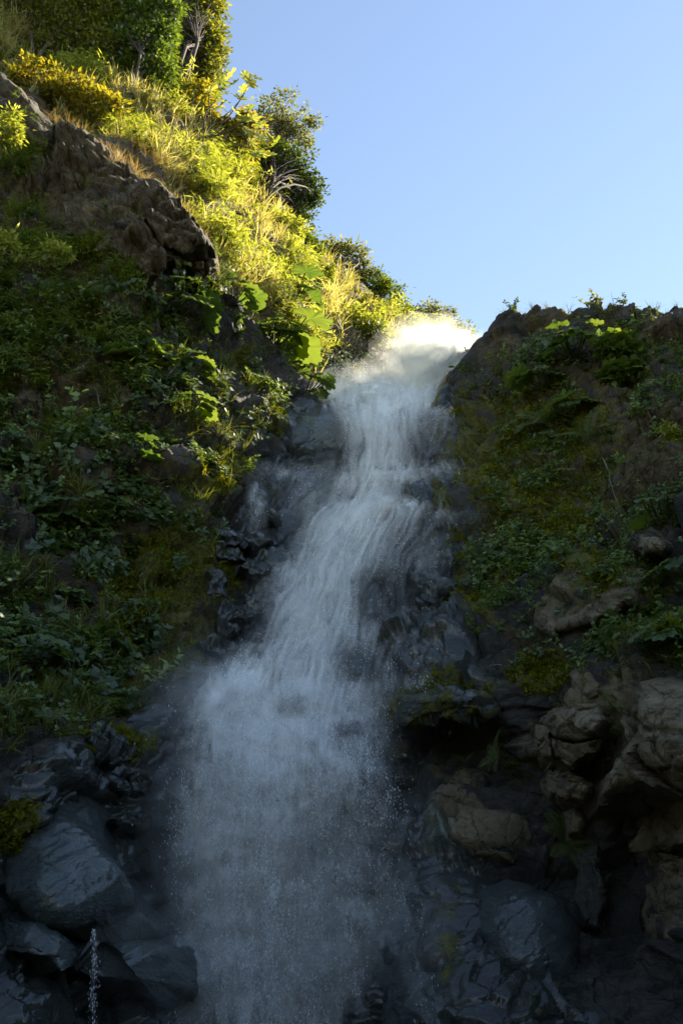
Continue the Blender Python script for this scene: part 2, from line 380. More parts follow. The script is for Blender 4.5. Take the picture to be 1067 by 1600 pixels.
def cliff_disp(p, px, py):
    smooth_slab = blobs(px, py, [(480, 660, 70, 60, .8), (450, 1450, 200, 260, .9), (700, 1480, 110, 140, .85), (250, 1330, 90, 110, .85), (820, 1510, 120, 140, .85), (745, 560, 70, 70, .85)])
    veg = sstep(380, 250, px) * sstep(1150, 1000, py)
    fall = sstep(60, 0, np.abs(px - .5 * (WETL(py) + WETR(py))) - 60) * sstep(560, 620, py)
    edge = sstep(0, 40, py - TOP(px))
    pw = np.clip(blobs(px, py, PALE) * 1.3, 0, 1)
    d = (rock_disp(p) * (1 - pw) + planar(p, .8, 1.1) * pw) * (1.0 - .75 * smooth_slab) * (1 - .72 * fall) * (.35 + .65 * edge)
    return d + .35 * fbm(p * .55, 3, 70) * edge * (1 - .5 * smooth_slab) + .1 * veg * fbm(p * 1.6, 3, 75)
disp = base + bn * cliff_disp(base, PX, PY)[..., None]
sn = gnormals(disp)
# run the top edge back over the crest
rows = []
crest = disp[0]
hid = np.array([[.25, -.05], [.8, -.3], [2.0, -1.2], [4.5, -2.5], [9, -4.5], [14, -7]])
sun_block = sstep(775, 860, us)          # unseen ground behind the brown crest, raised to block the sun
lipm = sstep(470, 520, us) * sstep(720, 680, us)
for (dy, dz) in hid[::-1]:
    r = crest.copy(); r[:, 1] += dy; r[:, 2] += dz * (1 - .85 * lipm) * (1 - sun_block) + sun_block * (.6 * dy - .12 * min(dy, 1.0)); r[:, 0] += np.where(us > 900, .25 * dy, 0)
    r += .12 * fbm(r * 1.5, 2, 5)[:, None]; rows.append(r)
full = np.concatenate([np.stack(rows), disp], 0)
k = len(rows)
Wf = {a: np.concatenate([np.repeat(v[:1], k, 0), v], 0) for a, v in Wt.items()}
nr, nc = full.shape[:2]
F = gridfaces(nr, nc)
fx = np.concatenate([np.repeat(PX[:1], k, 0), PX], 0).ravel()[F].mean(1)
fy = np.concatenate([np.repeat(PY[:1], k, 0), PY], 0).ravel()[F].mean(1)
reg = np.where(fx < WETL(fy) + 10, 0, np.where(fx > WETR(fy) - 10, 2, 1))
VV = full.reshape(-1, 3)
for r_, nm, lab in ((0, "cliff_left", "shaded cliff face overgrown with grass moss and large leaves below the sunlit slope"),
                    (1, "rock_bed", "dark wet stepped rock face behind the falling water"),
                    (2, "cliff_right", "shaded brown and mossy cliff face with pale broken rock low down")):
    f = F[reg == r_]; idx = np.unique(f); mp = np.zeros(len(VV), np.int64); mp[idx] = np.arange(len(idx))
    me = make_mesh(nm, VV[idx], mp[f][:, ::-1], True, {a: v.ravel()[idx] for a, v in Wf.items()})
    link(nm, me, M_CLIFF, kind="structure", label=lab)

def cliff_at(px, py):
    px = np.asarray(px, float); py = np.asarray(py, float)
    ci = np.interp(px, us, np.arange(len(us))); ci = np.clip(np.round(ci).astype(int), 0, len(us) - 1)
    s = np.clip((py - topu[ci]) / (BOT - topu[ci]), 0, 1)
    ri = np.clip(np.round((s ** (1 / 1.08)) * (NS - 1)).astype(int), 0, NS - 1)
    return disp[ri, ci], nrm(bn[ri, ci] * .7 + sn[ri, ci] * .3)

# ------------------------------------------------------------------ the sunlit hillside behind the crest
HLOW = polyline([(-900, -300), (-100, 150), (0, 180), (100, 250), (200, 320), (330, 460), (400, 540), (470, 630), (560, 640), (780, 620)])
HSKY = polyline([(-900, -900), (-300, -420), (0, -170), (150, -45), (250, 60), (340, 195), (420, 300), (500, 408), (560, 462), (640, 520), (700, 540), (780, 556)])
HILL = [(-900, -300, 22), (-900, -900, 40), (-300, 0, 23.5), (-300, -420, 38), (0, 180, 23.8), (100, 250, 23.2), (200, 320, 22.6), (330, 460, 22.6), (330, 400, 23.4), (400, 540, 24.6), (470, 630, 26.5), (560, 640, 29.2),
        (640, 630, 31), (780, 620, 31), (0, -170, 37), (150, -45, 36.5), (250, 60, 36.5), (340, 195, 36.5), (420, 300, 37.5), (500, 408, 39), (560, 462, 40),
        (640, 520, 41), (780, 556, 43), (250, 240, 27), (400, 380, 28.5), (100, 130, 29), (500, 480, 31), (600, 555, 31), (540, 535, 28.2), (540, 585, 29.4), (590, 590, 31.5), (490, 560, 26.4)]
fH = tps(HILL)
hu = np.concatenate([np.arange(-900, -100, 25), np.arange(-100, 790, 5.0)])
hs = np.linspace(0, 1, 150)
HU, HS_ = np.meshgrid(hu, hs)
HPY = HSKY(HU) + HS_ * (HLOW(HU) - HSKY(HU))
hb = world(HU, HPY, fH(HU, HPY)); hn = gnormals(hb)
hd = hb + hn * (.5 * fbm(hb * .4, 3, 80) + .25 * fbm(hb * 1.3, 3, 85))[..., None]
rows = []
for dy, dz in ((30, -14), (12, -4), (5, -1), (2, -.2)):
    r = hd[0].copy(); r[:, 1] += dy; r[:, 2] += dz; rows.append(r)
hf = np.concatenate([np.stack(rows), hd], 0)
hpx = np.concatenate([np.repeat(HU[:1], 4, 0), HU]).ravel()
me = make_mesh("hillside", hf.reshape(-1, 3), gridfaces(*hf.shape[:2])[:, ::-1], True,
               dict(moss=np.zeros(hpx.size), soil=np.full(hpx.size, .95), pale=np.zeros(hpx.size), wet=np.zeros(hpx.size)))
link("hillside", me, M_CLIFF, kind="structure", label="steep sunlit earth slope above the falls covered with yellow grass")
def hill_at(px, py):
    px = np.asarray(px, float); py = np.asarray(py, float)
    ci = np.clip(np.round(np.interp(px, hu, np.arange(len(hu)))).astype(int), 0, len(hu) - 1)
    a, b = HSKY(hu[ci]), HLOW(hu[ci])
    ri = np.clip(np.round((py - a) / (b - a) * 149).astype(int), 0, 149)
    return hd[ri, ci], hn[ri, ci]

# ------------------------------------------------------------------ unseen walls added round the viewer to cut sky light; floor, pool
path = np.array([(-14.2, 13), (-15, 4), (-15, -8), (-12, -20), (-4, -27), (6, -27), (13, -20), (15, -8), (15, 2), (13.4, 12)], float)
tt = np.linspace(0, len(path) - 1, 150)
wx = np.interp(tt, range(len(path)), path[:, 0]); wy = np.interp(tt, range(len(path)), path[:, 1])
hh = 11 + 2.5 * np.sin(tt * 1.3) + 2 * np.sin(tt * 3.1)
g = []
for s in np.linspace(0, 1, 40):
    lean = 1 + .28 * s
    g.append(np.stack([wx * lean, wy * lean, -1 + s * hh], -1))
g = np.stack(g); ctr = np.array([0, -3, 6.0])
g = g + nrm(g - ctr) * (rock_disp(g, 1.6) + .8 * fbm(g * .3, 3, 90))[..., None]
link("added_gorge_wall", make_mesh("added_gorge_wall", g.reshape(-1, 3), gridfaces(40, 150)[:, ::-1]), M_WALL, kind="structure",
     label="dark overgrown rock wall added out of view to shade the gorge")
gx = np.concatenate([-np.geomspace(600, 20, 12), np.linspace(-18, 18, 60), np.geomspace(20, 600, 12)])
GX, GY = np.meshgrid(gx, gx)
gp = np.stack([GX, GY, np.zeros_like(GX) - .4], -1)
gp[..., 2] += .25 * fbm(gp * .6, 3, 95)
gp[..., 2] -= .9 * np.exp(-((GX / 6) ** 2 + ((GY - 12) / 4) ** 2))
link("ground", make_mesh("ground", gp.reshape(-1, 3), gridfaces(*GX.shape)), M_WALL, kind="structure", label="rocky gorge floor")
a_ = np.linspace(0, 2 * math.pi, 64, endpoint=False)
pv = [np.stack([r * 6.2 * np.cos(a_), 12 + r * 4.4 * np.sin(a_), np.full(64, -.55)], -1) for r in (1, .75, .5, .25, .02)]
m_, t = mat("pool_water")
p = N(t, 'ShaderNodeBsdfPrincipled'); p.inputs['Base Color'].default_value = (.02, .035, .035, 1); p.inputs['Roughness'].default_value = .12
L(t, bump(t, noise(t, geopos(t), 3, 3), .3, .05), p.inputs['Normal'])
o = N(t, 'ShaderNodeOutputMaterial'); L(t, p.outputs[0], o.inputs[0])
link("plunge_pool", make_mesh("plunge_pool", np.concatenate(pv), gridfaces(5, 64, True)), m_, kind="structure", label="dark pool at the foot of the falls")
# ------------------------------------------------------------------ separate rocks lying on / standing out of the cliff
def rock(poly, off, label, group=None, p=3.0, amp=.3, sink=.35, thick=.9, lean=0.0, smooth=False, flat=0.0, bed=0.0, bfreq=2.6, fs=1.25, name="rock", big=.5, **wts):
    poly = np.array(poly, float); c = poly.mean(0)
    if group and group.startswith('pale'): poly = c + (poly - c) * 1.22; off *= .62
    na, nrg = (168, 46) if smooth else (112, 28) if np.ptp(poly[:, 0]) > 75 else (60, 18)
    seg = np.linalg.norm(np.roll(poly, -1, 0) - poly, axis=1); cum = np.r_[0, np.cumsum(seg)]
    s = np.linspace(0, cum[-1], na, endpoint=False); pc = np.vstack([poly, poly[:1]])
    edge = np.stack([np.interp(s, cum, pc[:, 0]), np.interp(s, cum, pc[:, 1])], -1)
    if smooth:
        for _ in range(10): edge = .5 * edge + .25 * (np.roll(edge, 1, 0) + np.roll(edge, -1, 0))
    edge = edge + (.06 * np.sqrt(np.abs((edge - c).mean())) * 0 + 1.2) * fbm(np.stack([edge[:, 0] / 9, edge[:, 1] / 9, edge[:, 0] * 0], -1), 2, 77)[:, None]
    r = np.linspace(0.0, 1, nrg) ** .8; r[0] = 1e-3
    P2 = c + r[:, None, None] * (edge - c)
    yc = float(fY(c[0], c[1])); Yb = .5 * fY(P2[..., 0], P2[..., 1]) + .5 * (yc + .55 * (fY(P2[..., 0], P2[..., 1]) - yc))
    Yf = Yb - off * (1 - r[:, None] ** p) + sink * r[:, None] ** (p * 2)
    Yf = Yf + lean * (c[1] - P2[..., 1]) * mpp(c[1], yc)
    f = world(P2[..., 0], P2[..., 1], Yf)
    b = [f[-1] + np.array([0, thick * k, -.15 * k]) for k in (.5, 1.0)]
    cen = f[-1].mean(0) + np.array([0, thick, 0])
    b += [cen + .5 * (f[-1] + np.array([0, thick * 1.2, 0]) - cen), cen + .02 * (f[-1] - cen) + np.array([0, thick * .2, 0])]
    g = np.concatenate([f, np.stack(b)], 0)
    fn = gnormals(f); dn = np.concatenate([fn, np.repeat(nrm(f[-1] - cen)[None], 4, 0)], 0)
    if smooth:
        q_ = g @ np.array([[.85, 0, .5], [0, 1, 0], [-.5, 0, .85]]).T
        g = g + dn * (amp * fbm(g * .7, 2, 33) + .09 * amp * fbm(q_ * np.array([3.5, 3.5, 10.0]), 4, 36, .65) + .05 * rock_disp(g * .7 + 3.1, amp, 1))[..., None]
    elif flat > 0:
        fade = np.r_[1 - .75 * r ** 8, .25, .1, 0, 0][:, None]; cdir = nrm(fn[:4].mean((0, 1)) + np.array([0, -.4, .1]))
        g = g + cdir * (planar(g, flat, amp) * fade)[..., None]
    else: g = g + dn * (rock_disp(g * fs + 3.1, amp, big) * 1.25 / fs + amp * .2 * fbm(g * 2.2, 3, 31))[..., None]
    if bed > 0:
        dn = np.where(np.arange(len(dn))[:, None, None] < nrg - 3, dn, 0 * dn)
        tb_ = (g @ np.array([.5, .1, .86])) * bfreq + .35 * fbm(g * .6, 2, 57) + .12 * fbm(g * 3, 2, 58); fr = tb_ - np.floor(tb_); hb_ = hsh(np.floor(tb_), np.floor(tb_) * 0, np.floor(tb_) * 0, 5)
        g = g + dn * (bed * ((.5 + hb_) * sstep(0, .25, fr) * (1 - .6 * sstep(.3, 1.0, fr)) - .4))[..., None]
    org = cen.copy(); nV = g.shape[0] * na
    at = {k_: np.full(nV, float(wts.get(k_, 0))) for k_ in ("moss", "soil", "pale", "wet")}
    me = make_mesh(name, (g - org).reshape(-1, 3), gridfaces(g.shape[0], na, True), True, at)
    o = link(name, me, M_SLAB if smooth else M_CLIFF, loc=org, label=label, category="rock")
    if group: o["group"] = group
    return o
rock([(35, 1218), (75, 1206), (130, 1215), (165, 1240), (190, 1280), (204, 1330), (234, 1400), (262, 1450), (180, 1478), (120, 1470), (50, 1445), (-5, 1400), (5, 1300)], .8,
     "broad smooth dark boulder with a wet sheen beside the curtain of falling water", p=2.4, amp=.2, lean=.9, smooth=True, wet=1, moss=.12)
rock([(-40, 1392), (0, 1397), (50, 1417), (130, 1440), (260, 1450), (335, 1480), (335, 1560), (260, 1575), (200, 1535), (110, 1548), (60, 1562), (20, 1510), (-40, 1490)], 1.0,
     "flat wet ledge rock with a thin trickle running off its edge", p=2.6, amp=.24, lean=.45, smooth=True, wet=1, sink=.6)
rock([(600, 1310), (650, 1330), (700, 1390), (735, 1470), (722, 1540), (700, 1640), (600, 1660), (560, 1500), (570, 1380)], .35,
     "smooth blue-grey wet slab sloping up behind the falling curtain", p=2, amp=.2, lean=.25, smooth=True, wet=1, moss=.1)
rock([(740, 1390), (800, 1375), (880, 1395), (900, 1450), (890, 1530), (830, 1545), (770, 1510), (735, 1450)], .5,
     "smooth grey wall slab with dark stains below the fern", p=4, amp=.16, smooth=True, wet=.7, moss=.1)
rock([(588, 1110), (620, 1078), (690, 1064), (770, 1077), (788, 1108), (772, 1134), (690, 1126), (612, 1150), (590, 1135)], 1.3,
     "dark wet ledge with moss cushions jutting over a black hollow", p=4, amp=.45, moss=.5, wet=1, thick=1.4)
rock([(625, 1268), (690, 1255), (760, 1265), (830, 1270), (836, 1310), (812, 1352), (740, 1342), (680, 1322), (636, 1306)], .5,
     "broad pale tan rock bulging under the dark hollow", p=4, amp=.5, flat=1.0, pale=.85)
rock([(610, 1185), (650, 1193), (668, 1225), (632, 1240), (606, 1215)], .5, "grey rounded rock at the edge of the falling curtain", p=2.5, amp=.25, wet=.4, pale=.25)
rock([(668, 1200), (720, 1193), (770, 1213), (765, 1245), (700, 1240), (672, 1226)], .5, "low brown rock shelf above the broad pale rock", p=3, amp=.3, pale=.5, soil=.4)
rock([(935, 1265), (945, 1220), (985, 1150), (990, 1090), (1005, 1060), (1045, 1055), (1110, 1060), (1120, 1240), (1060, 1256), (1000, 1238), (962, 1252)], 1.1,
     "tall pale tan slab pitted with dark hollows, overhanging at its foot", p=8, amp=.9, flat=1.0, bed=.05, bfreq=1.6, pale=.95, thick=1.5)
PG = "pale broken blocks of the lower cliff"
rock([(896, 1086), (894, 1060), (910, 1045), (931, 1048), (943, 1068), (938, 1090), (915, 1101)], .55, "round knob of tan rock above the cracked blocks", PG, p=3, amp=.22, pale=.8)
rock([(861, 1112), (895, 1102), (935, 1103), (946, 1130), (935, 1150), (905, 1158), (872, 1150), (858, 1130)], .6, "wide tan block under the round rock knob", PG, p=8, amp=.55, flat=1.5, pale=.9)
rock([(841, 1137), (859, 1138), (866, 1160), (866, 1184), (852, 1182), (842, 1160)], .5, "narrow upright tan block beside the hanging plants", PG, p=8, amp=.55, flat=1.5, pale=.95)
rock([(869, 1155), (900, 1163), (936, 1156), (930, 1173), (905, 1184), (895, 1198), (872, 1179)], .55, "wedge of tan rock below the wide block", PG, p=8, amp=.55, flat=1.5, pale=.95)
rock([(853, 1212), (890, 1208), (922, 1228), (918, 1248), (880, 1246), (860, 1236)], .5, "low brown rock wedge below the cracked tan blocks", PG, p=7, amp=.55, flat=1.5, pale=.6)
rock([(1022, 1322), (1024, 1285), (1045, 1257), (1072, 1240), (1120, 1250), (1100, 1312), (1050, 1324)], .7, "triangular tan block under the overhang of the tall slab", PG, p=8, amp=.55, flat=1.5, pale=.95)
rock([(1018, 1330), (1040, 1334), (1072, 1345), (1085, 1380), (1060, 1384), (1040, 1366), (1025, 1356)], .6, "jagged tan block beneath the triangular one", PG, p=8, amp=.55, flat=1.5, pale=.9)
rock([(884, 1270), (897, 1265), (913, 1280), (908, 1305), (890, 1305)], .5, "small upright tan stone beside the fern", PG, p=3, amp=.12, pale=.9)
rock([(1003, 1278), (1018, 1276), (1020, 1300), (1012, 1313), (1004, 1300)], .4, "thin ochre splinter of rock in the dark cleft", PG, p=3, amp=.1, pale=.9)
rock([(846, 950), (890, 915), (960, 895), (1000, 905), (985, 940), (930, 975), (880, 990), (850, 975)], .7, "slanting grey-tan ledge rock above the mossy lip", PG, p=6, amp=.5, flat=1.0, bed=.1, bfreq=3.2, pale=.62, wet=.2)
rock([(1030, 1400), (1070, 1392), (1110, 1420), (1100, 1500), (1050, 1490), (1028, 1450)], .5, "dark tan block low in the black cleft", PG, p=7, amp=.35, pale=.6)
rock([(905, 1330), (935, 1320), (944, 1380), (940, 1450), (915, 1440), (905, 1390)], .5, "upright dark grey pillar of rock beside the stained wall slab", PG, p=7, amp=.25, pale=.3, wet=.4)
rock([(984, 862), (983, 832), (1010, 820), (1040, 830), (1052, 856), (1030, 874), (1000, 877)], .8, "brown boulder with a pale worn top among leafy plants", p=2.2, amp=.3, pale=.5, soil=.5)
rock([(196, 272), (245, 278), (292, 330), (328, 375), (341, 402), (300, 416), (258, 392), (222, 356), (190, 312)], .75, "layered brown outcrop jutting from the crest below the sunlit grass", p=6, amp=1.0, sink=.2, bed=.12, flat=1.2, soil=.8, pale=.32, thick=1.6, lean=-.1)
rock([(300, 409), (340, 396), (340, 448), (318, 460), (296, 443)], .45, "undercut tip of the layered outcrop", p=5, amp=.7, flat=1.2, sink=.1, bed=.08, soil=.7, thick=1.2)
rock([(100, 318), (190, 315), (250, 372), (292, 414), (268, 436), (215, 428), (165, 400), (105, 362)], .6, "lower shelf of the layered brown outcrop", p=7, amp=1.0, bed=.16, bfreq=3.4, soil=.8, pale=.35, thick=1.2, flat=1.2)
rock([(90, 196), (140, 214), (190, 246), (212, 275), (196, 318), (140, 318), (95, 300), (80, 240)], .55, "dark brown rock block under the dry grass of the crest", p=6, amp=1.0, bed=.12, bfreq=2.4, soil=.9, pale=.2, thick=1.2, flat=1.2)
rock([(0, 118), (35, 140), (62, 172), (88, 195), (82, 240), (40, 230), (5, 190), (-30, 150)], .5, "dark rock shoulder on the crest below the spreading tree", p=6, amp=.7, flat=.9, soil=.7, thick=1.2)
rock([(546, 992), (545, 940), (560, 890), (585, 870), (604, 900), (609, 960), (602, 992)], .55, "tall dark rock parting the falling water", p=2, amp=.2, wet=1)
rock([(503, 1062), (515, 1020), (545, 998), (585, 1000), (602, 1030), (592, 1072), (540, 1092)], .8, "rounded dark boulder below the tall parting rock", p=2, amp=.15, wet=1)
rock([(428, 1116), (435, 1090), (460, 1085), (492, 1105), (482, 1126)], .6, "small dark boulder showing through the spray", p=2, amp=.15, wet=1)
rock([(513, 1152), (520, 1132), (545, 1128), (568, 1140), (552, 1156)], .6, "small dark stone on the brink of the lower drop", p=2, amp=.12, wet=1)
rock([(673, 690), (680, 650), (705, 628), (729, 622), (735, 655), (722, 690), (700, 722), (680, 716)], .8, "dark wet boulder with moss at the brink of the falls", p=2.4, amp=.25, wet=1, moss=.4)
rock([(448, 670), (455, 630), (480, 622), (522, 645), (550, 672), (546, 706), (490, 712), (450, 700)], .12, "smooth wet grey rock shoulder beside the brink", p=1.6, amp=.2, smooth=True, wet=1)
rock([(372, 724), (395, 733), (422, 780), (442, 816), (410, 822), (383, 780)], .4, "long wet rock rib with water glinting on it", p=3, amp=.3, wet=1)
def jumble(n, boxes, rmin, rmax, off, label, group, **wts):
    for k_ in range(n):
        x0, x1, y0, y1 = boxes[k_ % len(boxes)]
        cx, cy = rng.uniform(x0, x1), rng.uniform(y0, y1); r0 = rng.uniform(rmin, rmax); ph = rng.uniform(0, 6)
        a = np.linspace(0, 2 * math.pi, 6, endpoint=False) + ph + rng.uniform(-.35, .35, 6)
        rr = r0 * rng.uniform(.65, 1.4, 6)
        rock(np.stack([cx + rr * np.cos(a) * 1.2, cy + rr * np.sin(a) * .8 + .25 * rr * np.cos(a)], -1), off * rng.uniform(.7, 1.3), label, group, p=7, amp=.5, flat=2.4, lean=rng.uniform(-.2, .5), **wts)
jumble(18, [(325, 420, 830, 900), (320, 410, 900, 960), (330, 420, 960, 1020)], 12, 26, .3, "angular wet black block in the broken rock beside the falls", "wet blocks between the moss and the falls", wet=1)
jumble(14, [(640, 700, 870, 940), (650, 740, 950, 1000), (620, 690, 1000, 1060)], 12, 24, .3, "wet dark lump of rock splashed by the falls below the mossy bank", "splashed lumps below the mossy bank", wet=1, moss=.15)
jumble(9, [(150, 200, 1150, 1180), (190, 240, 1180, 1230), (200, 290, 1230, 1300)], 16, 30, .4, "dark angular block above the smooth wet boulder", "dark blocks above the smooth boulder", wet=1, moss=.25)

# ------------------------------------------------------------------ plant shapes
class PBag(Bag):
    def __init__(s): super().__init__(); s.R = []
    def add(s, V, F):
        super().add(V, F); s.R.append(np.full(len(V), random.random()))
    def arr3(s): return np.concatenate(s.V), np.concatenate(s.F), np.concatenate(s.R)
Z = np.array([0, 0, 1.0])
def rv(): return nrm(rng.normal(size=3))
def azv(a): return np.array([math.cos(a), math.sin(a), 0.0])
def curve_pts(base, az, tilt0, droop, length, n=5):
    pts = [np.array(base, float)]; th = tilt0
    for _ in range(n - 1):
        pts.append(pts[-1] + (azv(az) * math.sin(th) + Z * math.cos(th)) * length / (n - 1)); th += droop / (n - 1)
    return np.array(pts)
def grass_tuft(nb=12, length=1.0, wd=.03, spread=.7, droop=1.6):
    b = PBag()
    for _ in range(nb):
        az = rng.uniform(0, 6.283); l = length * rng.uniform(.5, 1.1)
        pts = curve_pts(rng.normal(size=3) * .05 * np.array([1, 1, 0]), az, rng.uniform(0, spread), rng.uniform(.4, droop), l, 4)
        ribbon(b, pts, wd * np.array([.7, 1, .75, .06]), np.array([-math.sin(az), math.cos(az), 0]))
    return b.arr3()
def sprig(ns=3, length=1.0, nl=9, ll=.2, lw=.05, spread=.6, droop=1.2, hang=.5):
    b = PBag()
    for _ in range(ns):
        az = rng.uniform(0, 6.283); pts = curve_pts((0, 0, 0), az, rng.uniform(.05, spread), rng.uniform(.2, droop), length * rng.uniform(.6, 1.1), 4)
        ribbon(b, pts, .012 * length * np.array([1, .8, .5, .2]), np.array([-math.sin(az), math.cos(az), 0]))
        for k_ in range(nl):
            s = rng.uniform(.2, 1.0) * 3; i = min(int(s), 2); q = pts[i] + (pts[i + 1] - pts[i]) * (s - i)
            d = nrm(azv(rng.uniform(0, 6.283)) + Z * rng.uniform(-hang, .5) + .4 * (pts[i + 1] - pts[i]))
            leaf(b, q, d, nrm(Z + .5 * rv()), ll * rng.uniform(.6, 1.2), lw * rng.uniform(.7, 1.2))
    return b.arr3()
def fern_mesh(nf=8, length=1.0):
    b = PBag()
    for k_ in range(nf):
        az = k_ * 6.283 / nf + rng.uniform(-.3, .3); l = length * rng.uniform(.75, 1.05)
        pts = curve_pts((0, 0, 0), az, rng.uniform(.35, .8), rng.uniform(.9, 1.5), l, 9); side = np.array([-math.sin(az), math.cos(az), 0])
        ribbon(b, pts, .012 * length * np.linspace(1, .3, 9), side)
        for j in range(3, 26):
            s = j / 26 * 8; i = min(int(s), 7); q = pts[i] + (pts[i + 1] - pts[i]) * (s - i); fw = nrm(pts[i + 1] - pts[i])
            pl = l * .26 * math.sin(math.pi * (.12 + .88 * j / 27.0)) ** .8
            for sg in (-1, 1):
                leaf(b, q, nrm(side * sg + fw * .45 - Z * .15), np.cross(fw, side), pl, l * .024, .05, .3)
    return b.arr3()
def scatter(name, variants, P, Nn, scale, mat_, lean=.5, jit=.25, parent=None, **tags):
    P = np.asarray(P); n = len(P); vi = rng.integers(0, len(variants), n); VS, FS, RS, off = [], [], [], 0
    up = nrm(Nn * lean + Z * (1 - lean) + jit * rng.normal(size=(n, 3)))
    x = nrm(np.cross(up, rng.normal(size=(n, 3)))); y = np.cross(up, x); ir = rng.random(n)
    for v, (V, F_, r_) in enumerate(variants):
        ix = np.where(vi == v)[0]
        if not len(ix): continue
        M = np.stack([x[ix], y[ix], up[ix]], 1) * np.asarray(scale)[ix, None, None]
        vv = np.einsum('vk,nkj->nvj', V, M) + P[ix][:, None]
        VS.append(vv.reshape(-1, 3)); FS.append((F_[None] + (np.arange(len(ix)) * len(V))[:, None, None]).reshape(-1, 4) + off)
        RS.append((ir[ix][:, None] * .6 + r_[None] * .4).ravel()); off += len(ix) * len(V)
    me = make_mesh(name, np.concatenate(VS), np.concatenate(FS), False, {"rnd": np.concatenate(RS)})
    return link(name, me, mat_, parent=parent, **tags)
def pick(n, box, dens):
    out = []; got = 0
    while got < n:
        x = rng.uniform(box[0], box[1], n * 3); y = rng.uniform(box[2], box[3], n * 3)
        ok = rng.random(n * 3) < dens(x, y); out.append(np.stack([x[ok], y[ok]], -1)); got += ok.sum()
    return np.concatenate(out)[:n]
def clump(x, y, sc=40, seed=1, lo=-.15, hi=.35):
    return sstep(lo, hi, fbm(np.stack([x / sc, y / sc, x * 0], -1), 3, seed))

# ------------------------------------------------------------------ ground cover (too many to count)
LCL = lambda x, y: sstep(0, 12, y - TOP(x)) * sstep(30, -30, x - WETL(y) + 25) * sstep(1240, 1080, y)
# bright grassy growth high on the shaded cliff
q = pick(1200, (-130, 300, 150, 700), lambda x, y: LCL(x, y) * blobs(x, y, [(0, 480, 120, 200, 1), (60, 560, 150, 140, .9), (20, 260, 45, 70, .8), (190, 560, 70, 80, .5), (-80, 400, 100, 300, 1)]) * clump(x, y, 45, 3, -.3, .2))
P_, N_ = cliff_at(q[:, 0], q[:, 1])
scatter("bamboo_grass", [sprig(4, 1.0, 12, .26, .045, .7, 1.3) for _ in range(6)], P_, N_, rng.uniform(.45, .85, len(q)), G_MID, .45, kind="stuff",
        label="tangle of bright green lance-leaved grass on the upper shaded cliff")
q = pick(3000, (-320, 520, 300, 1240), lambda x, y: LCL(x, y) * (.1 + .9 * clump(x, y, 45, 5, -.1, .3)) * (1 - .75 * blobs(x, y, [(190, 455, 100, 60, 1), (220, 350, 130, 90, 1), (265, 920, 125, 165, 1.3), (350, 880, 50, 80, 1.2), (200, 1060, 60, 60, 1), (335, 760, 70, 60, 1.1), (110, 220, 90, 80, 1), (290, 440, 60, 50, .9)])))
P_, N_ = cliff_at(q[:, 0], q[:, 1])
scatter("cliff_herbs", [sprig(3, 1.0, 11, .21, .135, .95, 1.0) for _ in range(8)], P_, N_, np.exp(rng.normal(-1.05, .32, len(q))), G_HERB, .55, kind="stuff",
        label="small leafy herbs clinging to the shaded cliff below the crest")
q = pick(1500, (-260, 420, 350, 1200), lambda x, y: LCL(x, y) * clump(x, y, 60, 9, -.1, .3) * (.3 + .7 * blobs(x, y, [(120, 680, 140, 130, 1), (60, 950, 120, 160, .8), (230, 640, 110, 90, .7), (50, 1100, 70, 80, .7)])))
P_, N_ = cliff_at(q[:, 0], q[:, 1])
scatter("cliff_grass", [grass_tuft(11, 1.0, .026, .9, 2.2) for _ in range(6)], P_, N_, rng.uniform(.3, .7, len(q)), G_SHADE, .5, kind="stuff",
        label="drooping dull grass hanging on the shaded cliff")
q = pick(420, (-130, 440, 430, 1100), lambda x, y: LCL(x, y) * clump(x, y, 60, 45, 0, .3))
P_, N_ = cliff_at(q[:, 0], q[:, 1])
scatter("broad_leaf_herbs", [sprig(5, 1.0, 7, .42, .26, 1.0, 1.0) for _ in range(6)], P_, N_, rng.uniform(.25, .55, len(q)), G_GUN, .6, kind="stuff",
        label="scattered broad-leaved herbs on the shaded cliff")
RCL = lambda x, y: sstep(0, 12, y - TOP(x)) * sstep(-20, 30, x - WETR(y) - 20)
RB = [(860, 600, 70, 60, 1), (760, 620, 50, 50, .6), (820, 720, 90, 70, 1), (740, 840, 60, 80, .9), (840, 880, 90, 80, 1), (930, 860, 70, 60, .8), (1000, 960, 90, 60, .9), (960, 1010, 60, 40, .6), (800, 940, 70, 60, .7),
      (1040, 800, 60, 40, .9), (930, 780, 60, 50, .5), (900, 535, 60, 20, .4), (960, 520, 60, 20, .3), (1040, 650, 50, 60, .45), (1050, 560, 50, 60, .35), (880, 960, 60, 50, .6), (1180, 800, 80, 200, .7), (1300, 700, 100, 250, .8), (1250, 1000, 100, 120, .7), (1380, 900, 80, 200, .7)]
q = pick(3800, (690, 1420, 400, 1130), lambda x, y: RCL(x, y) * blobs(x, y, RB) * (.25 + .75 * clump(x, y, 40, 13)))
P_, N_ = cliff_at(q[:, 0], q[:, 1])
scatter("bank_herbs", [sprig(3, 1.0, 11, .21, .135, .95, 1.0) for _ in range(8)], P_, N_, np.exp(rng.normal(-1.25, .35, len(q))), G_HERB, .55, kind="stuff",
        label="small leafy herbs matted over the mossy brown cliff")
q = pick(500, (740, 1180, 470, 1270), lambda x, y: RCL(x, y) * blobs(x, y, [(960, 490, 120, 20, 1), (1000, 1010, 80, 50, 1), (800, 1200, 40, 30, .8), (930, 1130, 30, 60, .8), (960, 1240, 60, 25, .8), (1060, 1230, 30, 40, 1), (1040, 560, 50, 80, .5), (720, 1060, 40, 25, .6), (950, 730, 60, 40, .5)]))
P_, N_ = cliff_at(q[:, 0], q[:, 1])
